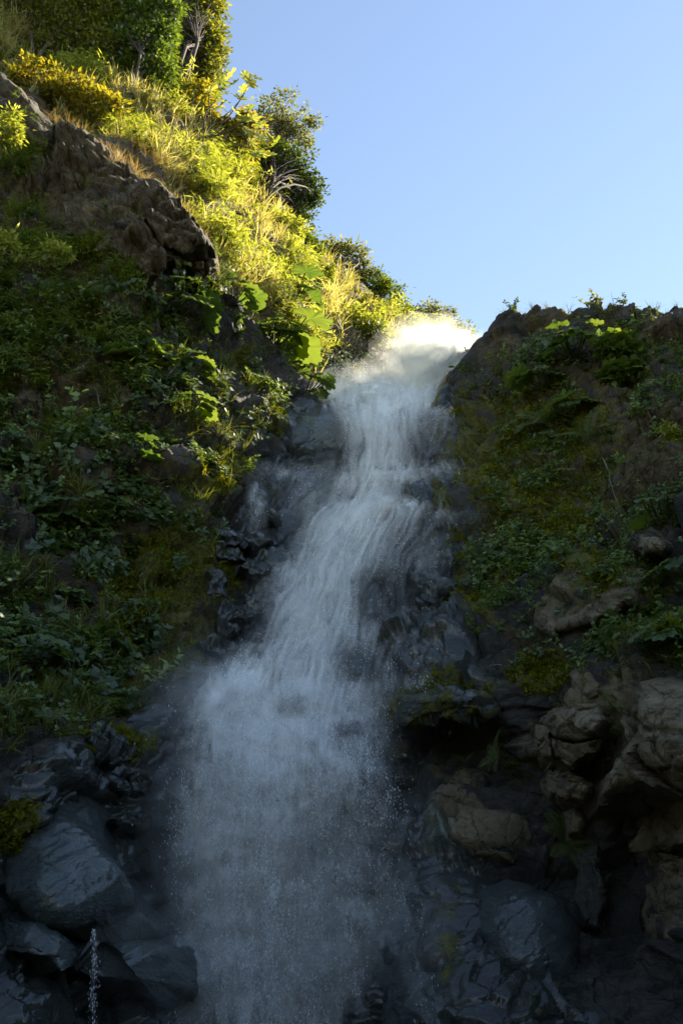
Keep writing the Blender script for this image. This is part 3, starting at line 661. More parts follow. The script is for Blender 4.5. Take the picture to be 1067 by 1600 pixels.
scatter("bank_grass", [grass_tuft(14, 1.0, .022, .9, 2.2) for _ in range(6)], P_, N_, rng.uniform(.2, .45, len(q)), G_SHADE, .55, kind="stuff",
        label="sparse tufts of dull grass on the brown cliff and its pale rocks")
def moss_tuft():
    b = PBag()
    for _ in range(9): leaf(b, rng.normal(size=3) * np.array([.35, .35, .05]), nrm(Z * .8 + rv()), rv(), rng.uniform(.5, 1), .35)
    return b.arr3()
G_MOSS = foliage_material("moss", (.055, .065, .006), (.14, .15, .014), (.27, .265, .028), .35, .0)
q = pick(6500, (-60, 1000, 540, 1320), lambda x, y: sstep(.35, .9, blobs(x, y, MOSS)) * (.1 + .9 * clump(x, y, 30, 17, -.1, .25)))
P_, N_ = cliff_at(q[:, 0], q[:, 1])
scatter("moss", [moss_tuft() for _ in range(5)], P_, N_, rng.uniform(.06, .16, len(q)), G_MOSS, .9, kind="stuff", label="cushions of olive moss on the damp rock")
# sunlit slope
HD = lambda x, y: sstep(-6, 10, y - HSKY(x)) * sstep(8, -10, y - TOP(x)) * (1 - .93 * sstep(470, 500, x) * sstep(640, 590, x) * sstep(538, 556, y))
q = pick(4000, (-130, 740, -100, 640), lambda x, y: HD(x, y) * (.12 + .88 * clump(x, y, 38, 21, -.2, .2)) * (1 - .8 * blobs(x, y, [(390, 345, 20, 14, 1), (365, 365, 18, 12, 1), (430, 400, 16, 12, .8)])))
P_, N_ = hill_at(q[:, 0], q[:, 1])
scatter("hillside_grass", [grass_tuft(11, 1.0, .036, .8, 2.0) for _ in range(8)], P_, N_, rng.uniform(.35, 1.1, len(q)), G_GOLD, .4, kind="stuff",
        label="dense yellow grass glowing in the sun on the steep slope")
q = pick(2200, (-130, 740, -60, 640), lambda x, y: HD(x, y) * clump(x, y, 55, 25, -.25, .25) * (1 - .7 * blobs(x, y, [(190, 230, 90, 50, 1)])))
P_, N_ = hill_at(q[:, 0], q[:, 1])
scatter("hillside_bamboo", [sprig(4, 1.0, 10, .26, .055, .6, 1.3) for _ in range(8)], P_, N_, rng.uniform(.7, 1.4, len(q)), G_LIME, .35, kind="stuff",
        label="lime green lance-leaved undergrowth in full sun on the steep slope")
q = pick(260, (470, 640, 540, 620), lambda x, y: sstep(8, -6, y - TOP(x)) * sstep(540, 556, y))
P_, N_ = hill_at(q[:, 0], q[:, 1])
scatter("bank_undergrowth", [sprig(4, 1.0, 16, .17, .09, .9, 1.4) for _ in range(4)], P_, N_, rng.uniform(.3, .6, len(q)), G_DARK, .6, kind="stuff", label="undergrowth coloured dark to deepen the shade on the bank behind the brink")  # dark leaf colour stands in for the shade under the bank
q = pick(520, (-130, 740, -60, 600), lambda x, y: HD(x, y) * clump(x, y, 30, 63, .1, .4))
P_, N_ = hill_at(q[:, 0], q[:, 1])
scatter("slope_herbs", [sprig(4, 1.0, 14, .22, .12, .8, 1.0) for _ in range(6)], P_, N_, rng.uniform(.4, .9, len(q)), G_OLIVE, .35, kind="stuff", label="darker olive leafy clumps among the sunlit grass")
q = pick(900, (-60, 360, 60, 420), lambda x, y: (np.abs(y - TOP(x) + 12) < 26) * sstep(60, 110, x) + .6 * blobs(x, y, [(140, 262, 70, 14, 1)]))
iscl = q[:, 1] > TOP(q[:, 0]) + 2
P_ = np.where(iscl[:, None], cliff_at(q[:, 0], q[:, 1])[0], hill_at(q[:, 0], q[:, 1])[0]); N_ = np.where(iscl[:, None], cliff_at(q[:, 0], q[:, 1])[1], hill_at(q[:, 0], q[:, 1])[1])
scatter("dry_grass", [grass_tuft(11, 1.0, .02, .9, 1.6) for _ in range(6)], P_, N_, rng.uniform(.3, .6, len(q)), G_STRAW, .5, kind="stuff",
        label="dry brown grass fringing the crest of the rock outcrop")

# ------------------------------------------------------------------ trees and shrubs
def limb(bag, a, b, r0, r1, wig=.12, n=7, sides=6):
    a = np.asarray(a, float); b = np.asarray(b, float); L_ = np.linalg.norm(b - a); ts = np.linspace(0, 1, n)
    off1, off2 = rv() * wig * L_, rv() * wig * L_ * .6
    pts = a + (b - a) * ts[:, None] + np.sin(ts * math.pi)[:, None] * off1 + np.sin(ts * 2 * math.pi)[:, None] * off2
    pts[:, 2] += np.sin(ts * math.pi) * .06 * L_
    tube(bag, pts, np.linspace(r0, r1, n), sides); return pts
def tree(name, label, base, bl, Y, mat_, cat="tree", leafsz=.2, dens=1.0, r0=.14, fork=.45, lw=.5, airy=0.0, group="trees along the crest", wood=BARK, depth=.8, twig=5, on=hill_at):
    """bl: crown lobes (px, py, rx, ry) in photo pixels at distance Y"""
    bp = on(np.array([base[0]]), np.array([base[1]]))[0][0]
    if Y is None: Y = bp[1] - .3
    root = empty(name, bp, label=label, category=cat, group=group)
    tb = Bag(); lb = PBag()
    gr_ = 1.25 if Y is not None and Y > 35 else 1.1
    bl = [(x, y, rx * gr_, ry * gr_) for (x, y, rx, ry) in bl]
    cen = [world(x, y, Y) for (x, y, _, _) in bl]
    cm = np.mean(cen, 0); fk = bp + (cm - bp) * fork
    tp = limb(tb, bp - Z * .3, fk, r0, r0 * .7, .08)
    for (x, y, rx, ry), c in zip(bl, cen):
        m_ = mpp(y, Y); ex = np.array([rx * m_, max(rx, ry) * m_ * depth, ry * m_])
        st = tp[rng.integers(3, 7)]; lp = limb(tb, st, c, r0 * .5, r0 * .16, .1)
        nsub = max(6, int(dens * 105 * rx * ry / 2000 * (1 - airy * .5)))
        for _ in range(nsub):
            d = rv(); rr = rng.uniform(.25, 1.0) ** .5; s = c + d * ex * rr
            if rng.random() < twig / 10: limb(tb, lp[rng.integers(2, 7)], s, r0 * .14, r0 * .04, .07, 5, 4)
            cr = rng.uniform(.22, .42) * (1 + .3 * airy) * max(ex[0], ex[2]) ** .5 * .8
            nl = int(rng.uniform(24, 42) * (1 - .4 * airy))
            off = rng.normal(size=(nl, 3)) * cr * np.array([.55, .55, .4])
            dd = nrm(off / cr + .6 * nrm(rng.normal(size=(nl, 3))) - Z * .25); uu = nrm(Z + .7 * nrm(rng.normal(size=(nl, 3))))
            sd = nrm(np.cross(dd, uu)); nn_ = np.cross(sd, dd); ll_ = leafsz * rng.uniform(.6, 1.25, (nl, 1)); ww = leafsz * lw * rng.uniform(.8, 1.2, (nl, 1)) / 2
            b0 = s + off; mid = b0 + dd * ll_ * .42 + nn_ * .075 * ll_; dip = nn_ * .06 * ll_
            lb.add(np.stack([b0, mid - sd * ww - dip, b0 + dd * ll_, mid + sd * ww - dip], 1).reshape(-1, 3), np.arange(4 * nl).reshape(-1, 4))
            lb.R[-1] = np.repeat(rng.random(nl), 4)
    V, F_ = tb.arr(); link("trunk", make_mesh(name + "_trunk", V - bp, F_), wood, parent=root)
    V, F_, r_ = lb.arr3(); link("crown", make_mesh(name + "_crown", V - bp, F_, False, {"rnd": r_}), mat_, parent=root)
    return root
tree("spreading_tree", "dark spreading tree with bare low limbs on the upper sunlit slope", (60, 112), [(35, 15, 58, 42), (95, 45, 58, 48), (125, 100, 66, 34), (5, 55, 36, 44), (145, 30, 50, 48), (75, 90, 44, 20), (-40, 20, 50, 50), (135, 70, 50, 40)], 30.5, G_OLIVE, r0=.2, fork=.4, leafsz=.2, airy=.15)
tree("canopy_tree", "yellow-green tree filling the corner above the dark spreading tree", (20, 60), [(20, -20, 60, 40), (90, -10, 60, 36), (150, 5, 40, 30), (-30, 40, 40, 50)], 33, G_GLOSS, r0=.16, leafsz=.22)
tree("broadleaf_tree", "bright glossy-leaved tree with small crown next to the dark spreading tree", (195, 168), [(205, 45, 54, 46), (222, 108, 44, 44), (178, 118, 46, 38), (240, 25, 40, 36), (190, 80, 54, 42), (240, 72, 30, 44), (215, 140, 34, 20)], 31, G_GLOSS, leafsz=.24, r0=.14)
tree("tall_tree", "tall dark tree rising behind the glossy-leaved tree", (285, 190), [(290, 15, 50, 44), (308, 72, 38, 38), (275, 110, 42, 38), (322, 112, 24, 28), (260, 55, 44, 44), (300, -40, 50, 40), (300, 140, 30, 22), (335, 60, 12, 16)], 36, G_OLIVE, leafsz=.24, r0=.2, airy=.1)
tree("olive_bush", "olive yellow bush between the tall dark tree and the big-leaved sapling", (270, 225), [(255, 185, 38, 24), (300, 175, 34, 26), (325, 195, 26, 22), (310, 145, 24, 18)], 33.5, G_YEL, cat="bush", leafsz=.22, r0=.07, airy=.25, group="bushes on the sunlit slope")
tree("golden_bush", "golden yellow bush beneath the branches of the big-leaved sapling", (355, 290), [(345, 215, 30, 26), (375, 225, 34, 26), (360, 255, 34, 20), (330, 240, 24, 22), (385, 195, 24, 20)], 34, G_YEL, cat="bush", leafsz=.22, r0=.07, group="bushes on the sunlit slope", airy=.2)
tree("feathery_tree", "airy grey-green tree behind the big-leaved sapling", (430, 285), [(437, 163, 30, 12), (468, 188, 24, 14), (480, 218, 14, 10), (448, 222, 32, 14), (420, 192, 26, 22), (485, 190, 9, 8), (455, 205, 25, 12)], 41, G_GREY, leafsz=.22, airy=.6, r0=.12, twig=8, fork=.5)
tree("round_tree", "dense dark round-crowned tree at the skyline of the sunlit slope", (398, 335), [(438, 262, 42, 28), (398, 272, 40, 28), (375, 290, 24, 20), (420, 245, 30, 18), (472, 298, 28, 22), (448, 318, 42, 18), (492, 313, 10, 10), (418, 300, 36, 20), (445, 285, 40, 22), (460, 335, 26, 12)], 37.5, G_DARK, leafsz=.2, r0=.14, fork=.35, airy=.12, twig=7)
tree("crooked_tree", "small crooked tree with open branches against the sky", (515, 462), [(520, 390, 22, 11), (548, 396, 24, 13), (567, 424, 15, 14), (512, 418, 15, 14), (538, 415, 20, 10), (503, 400, 10, 14)], 40.5, G_GREY, leafsz=.25, airy=.45, r0=.17, fork=.55, twig=9)
tree("bushy_tree", "bushy green tree next to the small crooked tree", (590, 500), [(588, 446, 24, 16), (602, 468, 27, 20), (573, 466, 20, 20), (620, 488, 16, 16), (568, 490, 24, 14), (600, 498, 28, 16)], 41, G_MID, leafsz=.22, r0=.12, airy=.2)
tree("flat_tree", "low flat-topped tree above the sunlit spray", (672, 535), [(660, 486, 22, 10), (688, 488, 20, 12), (712, 512, 18, 9), (650, 502, 16, 12), (728, 522, 12, 7), (680, 505, 22, 10)], 42, G_GREY, leafsz=.22, airy=.45, r0=.13, twig=9)
for k_, (b_, bl, lab) in enumerate([((500, 440), [(485, 395, 20, 14), (470, 375, 16, 14), (500, 425, 18, 12)], "leafy bush below the dense round-crowned tree"),
                                   ((640, 535), [(630, 512, 20, 12), (650, 525, 18, 10), (612, 508, 16, 12)], "low green bush under the flat-topped tree"),
                                   ((570, 545), [(555, 505, 30, 24), (585, 520, 22, 18), (530, 520, 24, 20)], "thick yellow-green bush standing over the bank beside the spray"),
                                   ((440, 385), [(430, 350, 26, 14), (455, 360, 22, 14), (410, 340, 18, 12)], "yellow-green bush on the skyline slope under the round-crowned tree"),
                                   ((60, 150), [(60, 125, 40, 14), (110, 145, 40, 14), (150, 165, 36, 14)], "scrubby yellow bush at the foot of the dark spreading tree")]):
    tree("slope_bush", lab, b_, bl, None, [G_MID, G_MID, G_LIME, G_LIME, G_YEL][k_], cat="bush", leafsz=.2, r0=.05, group="bushes on the sunlit slope", airy=.1)
# sapling with big lobed leaves, each a part
def palm_leaf():
    na = 54; th = np.linspace(-math.pi * .93, math.pi * .93, na); lob = .62 + .38 * np.abs(np.cos(th * 3.6)) ** .7
    rr = lob * (1 - .25 * (np.abs(th) / math.pi) ** 2) * .5
    rings = [np.stack([r * rr * np.cos(th) + .0, r * rr * np.sin(th), .10 * (r * rr) + .03 * r * np.cos(th * 7.2)], -1) for r in (.03, .4, .75, 1.0)]
    return np.concatenate(rings), gridfaces(4, na), np.full(4 * na, .5)
pv_, pf_, _ = palm_leaf()
pm = [make_mesh("lobed_leaf", pv_, pf_, True, {"rnd": np.full(len(pv_), v)}) for v in (.3, .6, .9)]
for m2 in pm: m2.materials.append(G_LIME)
YS = 31.5
sp0 = hill_at(np.array([300.0]), np.array([262.0]))[0][0]
sap = empty("lobed_sapling", sp0, label="thin sapling with large lobed yellow-green leaves glowing against the light", category="tree", group="trees along the crest")
tb = Bag()
tips = [(352, 104), (383, 118), (398, 121), (345, 126), (380, 139), (360, 118), (358, 145), (375, 153), (370, 176), (388, 169), (404, 196), (416, 188), (431, 222), (399, 207), (411, 241), (401, 239), (422, 241),
        (394, 185), (344, 166), (414, 226), (405, 214), (366, 130), (390, 128), (352, 158), (380, 186), (424, 214), (330, 140), (338, 150), (386, 205), (393, 222)]
fork1 = world(318, 215, YS); limb(tb, sp0 - Z * .2, fork1, .07, .05, .05)
arms = [limb(tb, fork1, world(x, y, YS - .3), .04, .012, .1, 9) for x, y in ((395, 122), (350, 112), (410, 195), (418, 232), (372, 160), (392, 215), (340, 150))]
allp = np.concatenate(arms)
for k_, (x, y) in enumerate(tips):
    lp = world(x, y, YS - rng.uniform(0, .6)); j = np.argmin(np.linalg.norm(allp - lp, axis=1))
    limb(tb, allp[j], lp, .009, .005, .1, 4, 4)
    o = link("leaf", pm[k_ % 3], None, parent=sap, loc=lp - sp0); s_ = rng.uniform(.55, .85); o.scale = (s_, s_, s_)
    o.rotation_euler = (rng.uniform(.8, 1.6), rng.uniform(-.4, .4), rng.uniform(-.8, .8))
V, F_ = tb.arr(); link("trunk", make_mesh("sapling_trunk", V - sp0, F_), BARK, parent=sap)

# shrubs reaching out from the shaded cliff into the light, and plants on the far crest
cl1 = lambda a, b: cliff_at(a, b)
for b_, bl, Y_, mt, lab in [((-20, 260), [(8, 188, 20, 16), (0, 215, 22, 16), (20, 205, 14, 12)], 20.2, G_LIME, "sunlit sprays of a shrub reaching out in front of the brown crest"),
                            ((70, 430), [(85, 388, 14, 9), (100, 398, 10, 7), (75, 400, 12, 8)], 18.2, G_LIME, "small shrub tip catching the sun below the layered outcrop"),
                            ((0, 420), [(8, 372, 14, 10), (22, 385, 10, 8)], 17.8, G_LIME, "yellow-lit twig tips among the dark grass of the upper cliff"),
                            ((150, 400), [(140, 385, 22, 16), (160, 395, 16, 12)], None, G_MID, "dark green shrub rooted beneath the lower shelf of the outcrop"),
                            ((200, 440), [(200, 425, 14, 18), (210, 440, 12, 14)], None, G_MID, "small leafy shrub under the layered outcrop beside bare soil")]:
    tree("cliff_shrub", lab, b_, bl, Y_, mt, cat="shrub", leafsz=.17, lw=.32, r0=.03, group="shrubs on the shaded cliff", airy=.2, on=cl1)
for x, y, sc_, mt, kind_, lab in [(803, 482, .55, G_DARK, 0, "small dark bush on the crest of the brown cliff above its slanting rock"), (928, 470, .75, G_GREY, 0, "open leafy sapling standing on the brown cliff top"),
                             (856, 474, .4, G_DARK, 1, "thin weed on the brown cliff top between two larger plants"), (985, 466, .45, G_DARK, 0, "low dark mat of shrub on the brown cliff top"), (1030, 468, .35, G_SHADE, 1, "lone grass tuft on the far end of the brown cliff top")]:
    P_, N_ = cliff_at(np.array([x, x + 6., x - 7.]), np.array([y, y + 2., y + 3.])); root = empty("crest_plant", P_[0], label=lab, category="plant", group="plants on the brown cliff top")
    V, F_, r_ = [sprig(6, 1.0, 16, .17, .09, .8, .7), grass_tuft(10, 1.0, .02, .5, 1.0)][kind_]
    link("foliage", make_mesh("foliage", V * sc_, F_, False, {"rnd": r_}), mt, parent=root)
tree("round_leaved_plant", "cluster of glossy round pale-green leaves beside the giant leaves on the brown cliff", (965, 585), [(955, 540, 18, 14), (978, 548, 16, 16), (985, 572, 12, 14), (965, 580, 14, 12)], None, G_GLOSS, cat="plant", leafsz=.2, lw=.85, r0=.02, on=cl1)
tree("leafy_shrub", "small light green shrub on the bare brown cliff", (1045, 690), [(1045, 678, 14, 12), (1055, 690, 10, 10)], None, G_LIME, cat="shrub", leafsz=.12, r0=.015, airy=.2, on=cl1, group="shrubs on the brown cliff")
tree("leafy_shrub", "dark leafy shrub at the mossy bank above the pale blocks", (1055, 1000), [(1050, 985, 16, 12), (1060, 1000, 12, 12)], None, G_MID, cat="shrub", leafsz=.14, r0=.015, airy=.1, on=cl1, group="shrubs on the brown cliff")

# ------------------------------------------------------------------ giant-leaved plants: every leaf a part, its stalk a sub-part
def giant_leaf(seed):
    r_ = np.random.default_rng(seed); na = 72; th = np.linspace(-math.pi * .94, math.pi * .94, na)
    lob = .78 + .22 * np.abs(np.cos(th * 2.7)) ** .8 + .035 * np.abs((th * 9 % 2) - 1) + .03 * r_.normal(size=na)
    rr = lob * (1 - .28 * (np.abs(th) / math.pi) ** 3) * .5
    rib = np.abs(np.cos(th * 2.7)); V = []
    for r in (.02, .2, .4, .6, .8, .93, 1.0):
        V.append(np.stack([r * rr * np.cos(th) + .12, r * rr * np.sin(th), .30 * (r * rr) ** 1.3 - .055 * r * rib + .03 * r * r * np.sin(th * 11 + seed) - .13 * r ** 4 * .5], -1))
    return np.concatenate(V), gridfaces(7, na)
gms = []
for sd, v in ((1, .2), (2, .5), (3, .8)):
    V, F_ = giant_leaf(sd); me = make_mesh("giant_leaf", V, F_, True, {"rnd": np.full(len(V), v)}); me.materials.append(G_GUN); gms.append(me)
def eul(xax, n):
    from mathutils import Matrix
    n = nrm(n); x = nrm(xax - n * np.dot(xax, n)); y = np.cross(n, x)
    return Matrix(((x[0], y[0], n[0]), (x[1], y[1], n[1]), (x[2], y[2], n[2]))).to_euler()
def giant_plant(px, py, n, size, label, on=cliff_at, tilt=.9, spread=.8, group="giant-leaved plants"):
    n = int(n * 1.6 + 1)
    p0, nn = on(np.array([float(px)]), np.array([float(py)])); p0, nn = p0[0], nn[0]
    root = empty("giant_leaf_plant", p0, label=label, category="plant", group=group)
    out = nrm(nn * np.array([1, 1, 0])); a0 = math.atan2(out[1], out[0])
    for k_ in range(n):
        az = a0 + (k_ + .5 - n / 2) / n * 3.8 + rng.uniform(-.3, .3); sl = size * rng.uniform(.5, 1.0) * spread
        d = azv(az); tip = d * sl * rng.uniform(.6, 1.0) + Z * sl * rng.uniform(.1, .9) + out * .15
        s_ = size * rng.uniform(.4, 1.1)
        lf = link("leaf", gms[rng.integers(0, 3)], None, parent=root, loc=tip); lf.scale = (s_, s_, s_)
        lf.rotation_euler = eul(d - Z * .3, Z + d * rng.uniform(.3, tilt) + .15 * rv())
        b = Bag(); ts = np.linspace(0, 1, 6)[:, None]; pts = -nn * .05 * (1 - ts) + tip * ts - Z * .12 * size * np.sin(ts * math.pi)
        tube(b, pts - tip, np.linspace(.028, .014, 6) * size, 5); V, F_ = b.arr()
        lf.rotation_mode = 'XYZ'
        mi = np.array(lf.rotation_euler.to_matrix().inverted())
        st = link("stalk", make_mesh("stalk", (V @ mi.T) / s_, F_), STALK, parent=lf)
    return root
for a in [(425, 505, 8, 1.25, "giant-leaved plant glowing green in the sun on the crest beside the falls"),
          (478, 560, 5, .9, "smaller giant-leaved plant with hanging yellow leaves by the brink of the falls"),
          (345, 480, 4, .8, "giant-leaved plant half in shadow just under the tip of the outcrop"),
          (275, 500, 4, .95, "giant-leaved plant in shade below the layered outcrop"),
          (210, 565, 3, .9, "single upright giant-leaved plant among dark herbs under the bare soil"),
          (300, 575, 4, .7, "blue-green giant-leaved plant in the middle of the shaded herb bank"),
          (290, 650, 4, .6, "small giant-leaved plant just above the moss-covered rock"),
          (205, 725, 4, .75, "giant-leaved plant low on the shaded cliff above the mossy slope"),
          (100, 800, 6, .95, "wide giant-leaved plant spreading over the dark lower cliff"),
          (165, 790, 4, .75, "giant-leaved plant beside the wide one on the dark lower cliff"),
          (130, 905, 3, .55, "little giant-leaved plant deep in the dark herbs next to the moss"),
          (55, 1035, 4, .6, "giant-leaved plant above the smooth wet boulder"),
          (395, 600, 3, .6, "blue-grey giant-leaved plant beside the wet rock shoulder"),
          (905, 575, 6, 1.0, "largest giant-leaved plant on the brown cliff"),
          (855, 610, 6, .85, "giant-leaved plant with drooping ragged leaves on the brown cliff"),
          (900, 640, 4, .7, "giant-leaved plant just above the ferns on the brown cliff"),
          (875, 750, 3, .45, "small giant-leaved plant on the leafy bank below the ferns"),
          (1035, 815, 5, .75, "giant-leaved plant above the brown boulder"),
          (1060, 885, 3, .6, "giant-leaved plant in shadow beside the brown boulder"),
          (1050, 1025, 4, .5, "giant-leaved plant hanging over the tall pale slab")]:
    giant_plant(*a)
giant_plant(445, 492, 6, 1.2, "giant-leaved plant with leaves lit through from behind at the edge of the sunlit grass", on=hill_at)
for x, y, s_, nf, lab in [(855, 660, .95, 9, "upright fern in front of the drooping ragged leaves"), (925, 690, .9, 9, "spreading fern at the edge of the bare brown soil"), (872, 1312, .75, 12, "pale green fern growing from a dark cleft between the lower rocks"),
                         (818, 1165, .5, 7, "fern beside the narrow upright tan block"), (738, 1215, .35, 6, "tiny fern on the low brown rock shelf"), (812, 1195, .5, 8, "hanging fern tuft below the cracked tan blocks"), (1020, 975, .6, 8, "fern among the grass above the tall pale slab"),
                         (700, 700, .4, 7, "fern hanging on the wet boulder at the brink"), (355, 690, .6, 8, "fern on the shaded herb bank above the moss"), (60, 1170, .5, 8, "fern just above the smooth wet boulder"), (930, 1390, .4, 7, "fern in the black recess under the overhang")]:
    P_, N_ = cliff_at(np.array([x * 1.0]), np.array([y * 1.0]))
    root = empty("fern", P_[0], label=lab, category="fern", group="ferns on the cliffs")
    V, F_, r_ = fern_mesh(nf, 1.0); me = make_mesh("fern", V * s_, F_, False, {"rnd": .3 + .5 * r_})
    o = link("fronds", me, G_FERN, parent=root, loc=N_[0] * (.35 if y > 1100 else .12)); x_, y_, z_ = frame(nrm(N_[0] * .7 + Z * .6)); o.rotation_euler = eul(x_, z_)
for pts_, rr_, lab in [([(262, 590), (275, 572), (290, 560), (305, 548)], .018, "bare pale twig sticking out of the shaded herb bank"), ([(150, 610), (160, 640), (158, 670), (172, 700)], .015, "dead stem hanging among dull grass on the shaded cliff"),
                      ([(938, 705), (945, 735), (952, 755), (956, 775)], .012, "thin pale root trailing down the bare brown soil"), ([(715, 1052), (740, 1040), (768, 1030), (790, 1028)], .015, "fallen pale stick above the mossy ledge"), ([(60, 1060), (80, 1075), (95, 1100)], .014, "dead twig above the smooth wet boulder")]:
    P_, N_ = cliff_at(np.array([p_[0] for p_ in pts_], float), np.array([p_[1] for p_ in pts_], float)); b = Bag()
    pp = P_ + N_ * .16 + .03 * rng.normal(size=P_.shape); tube(b, np.stack([np.interp(np.linspace(0, len(pp) - 1, 12), range(len(pp)), pp[:, k_]) for k_ in range(3)], -1) - P_[0], np.linspace(rr_, rr_ * .4, 12), 5)
    V, F_ = b.arr(); link("dead_branch", make_mesh("dead_branch", V, F_), DEAD, loc=P_[0], label=lab, category="branch", group="dead twigs on the cliffs")
# ------------------------------------------------------------------ the water
WL = polyline([(520, 660), (555, 600), (585, 466), (600, 455), (620, 484), (645, 525), (665, 545), (700, 545), (740, 520), (800, 495), (850, 470), (900, 440), (980, 425), (1030, 370), (1080, 320), (1130, 300), (1200, 295), (1400, 298), (1600, 305), (1750, 305)])
WR = polyline([(520, 735), (560, 725), (600, 712), (620, 705), (650, 692), (700, 682), (760, 692), (800, 682), (850, 645), (900, 634), (1000, 622), (1060, 605), (1150, 600), (1300, 600), (1400, 610), (1600, 640), (1750, 650)])
AMT = polyline([(540, .1), (575, .35), (605, 1.0), (640, 1.4), (690, 1.15), (740, 1.0), (800, 1.1), (900, .85), (1000, .88), (1060, 1.1), (1120, .88), (1180, .56), (1300, .44), (1600, .36), (1750, .36)])
CORE = polyline([(560, 660), (610, 600), (650, 605), (700, 604), (760, 575), (830, 545), (900, 505), (1000, 475), (1060, 440), (1120, 420), (1700, 360)])
HOLES = [(578, 940, 27, 52, .85), (560, 1038, 46, 38, .8), (455, 1104, 30, 20, .7), (542, 1142, 28, 14, .75), (655, 690, 30, 45, .7), (640, 765, 45, 18, .7), (530, 770, 20, 16, .4), (560, 690, 20, 30, .2), (530, 1480, 90, 140, .35), (615, 890, 40, 40, .55), (625, 960, 26, 60, .5), (510, 800, 18, 22, .25), (470, 1020, 30, 14, .3), (600, 1090, 30, 18, .5), (420, 1480, 60, 100, .2), (500, 1330, 60, 60, .2), (630, 830, 40, 40, .4)]
_py = np.arange(400, 1900, 5.0)
def _smooth(f, n=25):
    v = f(_py); k2 = np.ones(n) / n; v2 = np.convolve(np.pad(v, n // 2, mode='edge'), k2, 'valid'); return lambda y: np.interp(y, _py, v2)
LL = _smooth(polyline([(520, 600), (600, 500), (650, 535), (700, 548), (760, 525), (850, 480), (950, 445), (1050, 410), (1150, 375), (1750, 360)]), 21)
LR = _smooth(WR, 21)
def dens(px, py):
    wob = 22 * fbm(np.stack([px / 70, py / 90, px * 0], -1), 3, 88) * sstep(600, 700, py)
    low = 25 * sstep(1020, 1120, py)
    d = sstep(-30 - low, 55 + low, px - WL(py) + wob) * sstep(-28 - low, 65 + low, WR(py) - px + wob) * AMT(py)
    d = d * (.62 + .5 * np.exp(-((px - CORE(py)) / 62) ** 2) + .3 * sstep(1100, 1200, py))
    for (cx, cy, rx, ry, a) in HOLES:
        d = d * (1 - a * np.exp(-1.3 * ((px - cx) / rx) ** 4 - 1.3 * ((py - cy) / ry) ** 4))
    side = blobs(px, py, [(455, 738, 60, 14, .3), (480, 780, 45, 40, .2), (690, 790, 45, 30, .25), (660, 870, 35, 60, .2), (640, 1000, 40, 60, .2), (640, 1066, 50, 12, .3), (400, 790, 14, 45, .3), (690, 735, 35, 12, .3)])
    return np.maximum(d, side)
def mist(px, py):
    m1 = blobs(px, py, [(590, 668, 90, 30, .45), (520, 600, 50, 16, .5), (340, 1090, 80, 60, .6), (440, 1120, 140, 70, .5), (320, 1400, 70, 300, .5), (450, 1450, 170, 300, .35), (610, 1450, 90, 140, .22), (230, 1440, 90, 90, .12), (520, 860, 50, 130, .35), (585, 760, 50, 80, .3), (470, 980, 60, 80, .4)])
    return m1
def YW(px, py, off):
    y = fY(px, np.maximum(py, 652)) - off - .3 * sstep(900, 700, py)
    cur = 16.75 - .25 * off
    k_ = sstep(1110, 1230, py) * sstep(250, 300, px) * sstep(680, 600, px)
    up = 3.2 * np.clip(655 - py, 0, 57) / 57 + np.clip(600 - py, 0, 100) / 100
    return y * (1 - k_) + cur * k_ + up
def water_material(name, amount, sx, sy, lo, hi, fine=1.0, trans=.12):
    m, t = mat(name); uvn = N(t, 'ShaderNodeUVMap'); uvn.uv_map = "UVMap"; uv = uvn.outputs[0]
    streak = noise(t, mapped(t, uv, (sx, sy, 1)), 1.0, 7, .62, .25)
    soft = noise(t, uv, 1.9, 5, .6, .9)
    grain = noise(t, mapped(t, uv, (42, 15, 1)), 1.0, 2, .6)
    f = mth(t, 'ADD', mth(t, 'MULTIPLY', streak, .55), mth(t, 'MULTIPLY', soft, .45))
    f = ramp(t, f, [(lo, (0, 0, 0)), (hi, (1, 1, 1))])
    gr = ramp(t, grain, [(.35, (.35, .35, .35)), (.68, (1.25, 1.25, 1.25))])
    f = mixc(t, fine, f, mixc(t, 1.0, f, gr, 'MULTIPLY'))
    d = attr(t, 'dens')
    # thin edges break up first
    a = mth(t, 'MULTIPLY', mth(t, 'MULTIPLY', d, amount), mth(t, 'ADD', mth(t, 'MULTIPLY', f, 1.0), mth(t, 'MULTIPLY', d, .35)), clamp=True)
    df = N(t, 'ShaderNodeBsdfDiffuse'); df.inputs[0].default_value = (.95, .96, .93, 1)
    tr = N(t, 'ShaderNodeBsdfTranslucent'); tr.inputs[0].default_value = (.9, .92, .9, 1)
    mx = N(t, 'ShaderNodeMixShader'); mx.inputs[0].default_value = trans; L(t, df.outputs[0], mx.inputs[1]); L(t, tr.outputs[0], mx.inputs[2])
    tp = N(t, 'ShaderNodeBsdfTransparent'); m2 = N(t, 'ShaderNodeMixShader'); L(t, a, m2.inputs[0]); L(t, tp.outputs[0], m2.inputs[1]); L(t, mx.outputs[0], m2.inputs[2])
    o = N(t, 'ShaderNodeOutputMaterial'); L(t, m2.outputs[0], o.inputs[0]); return m
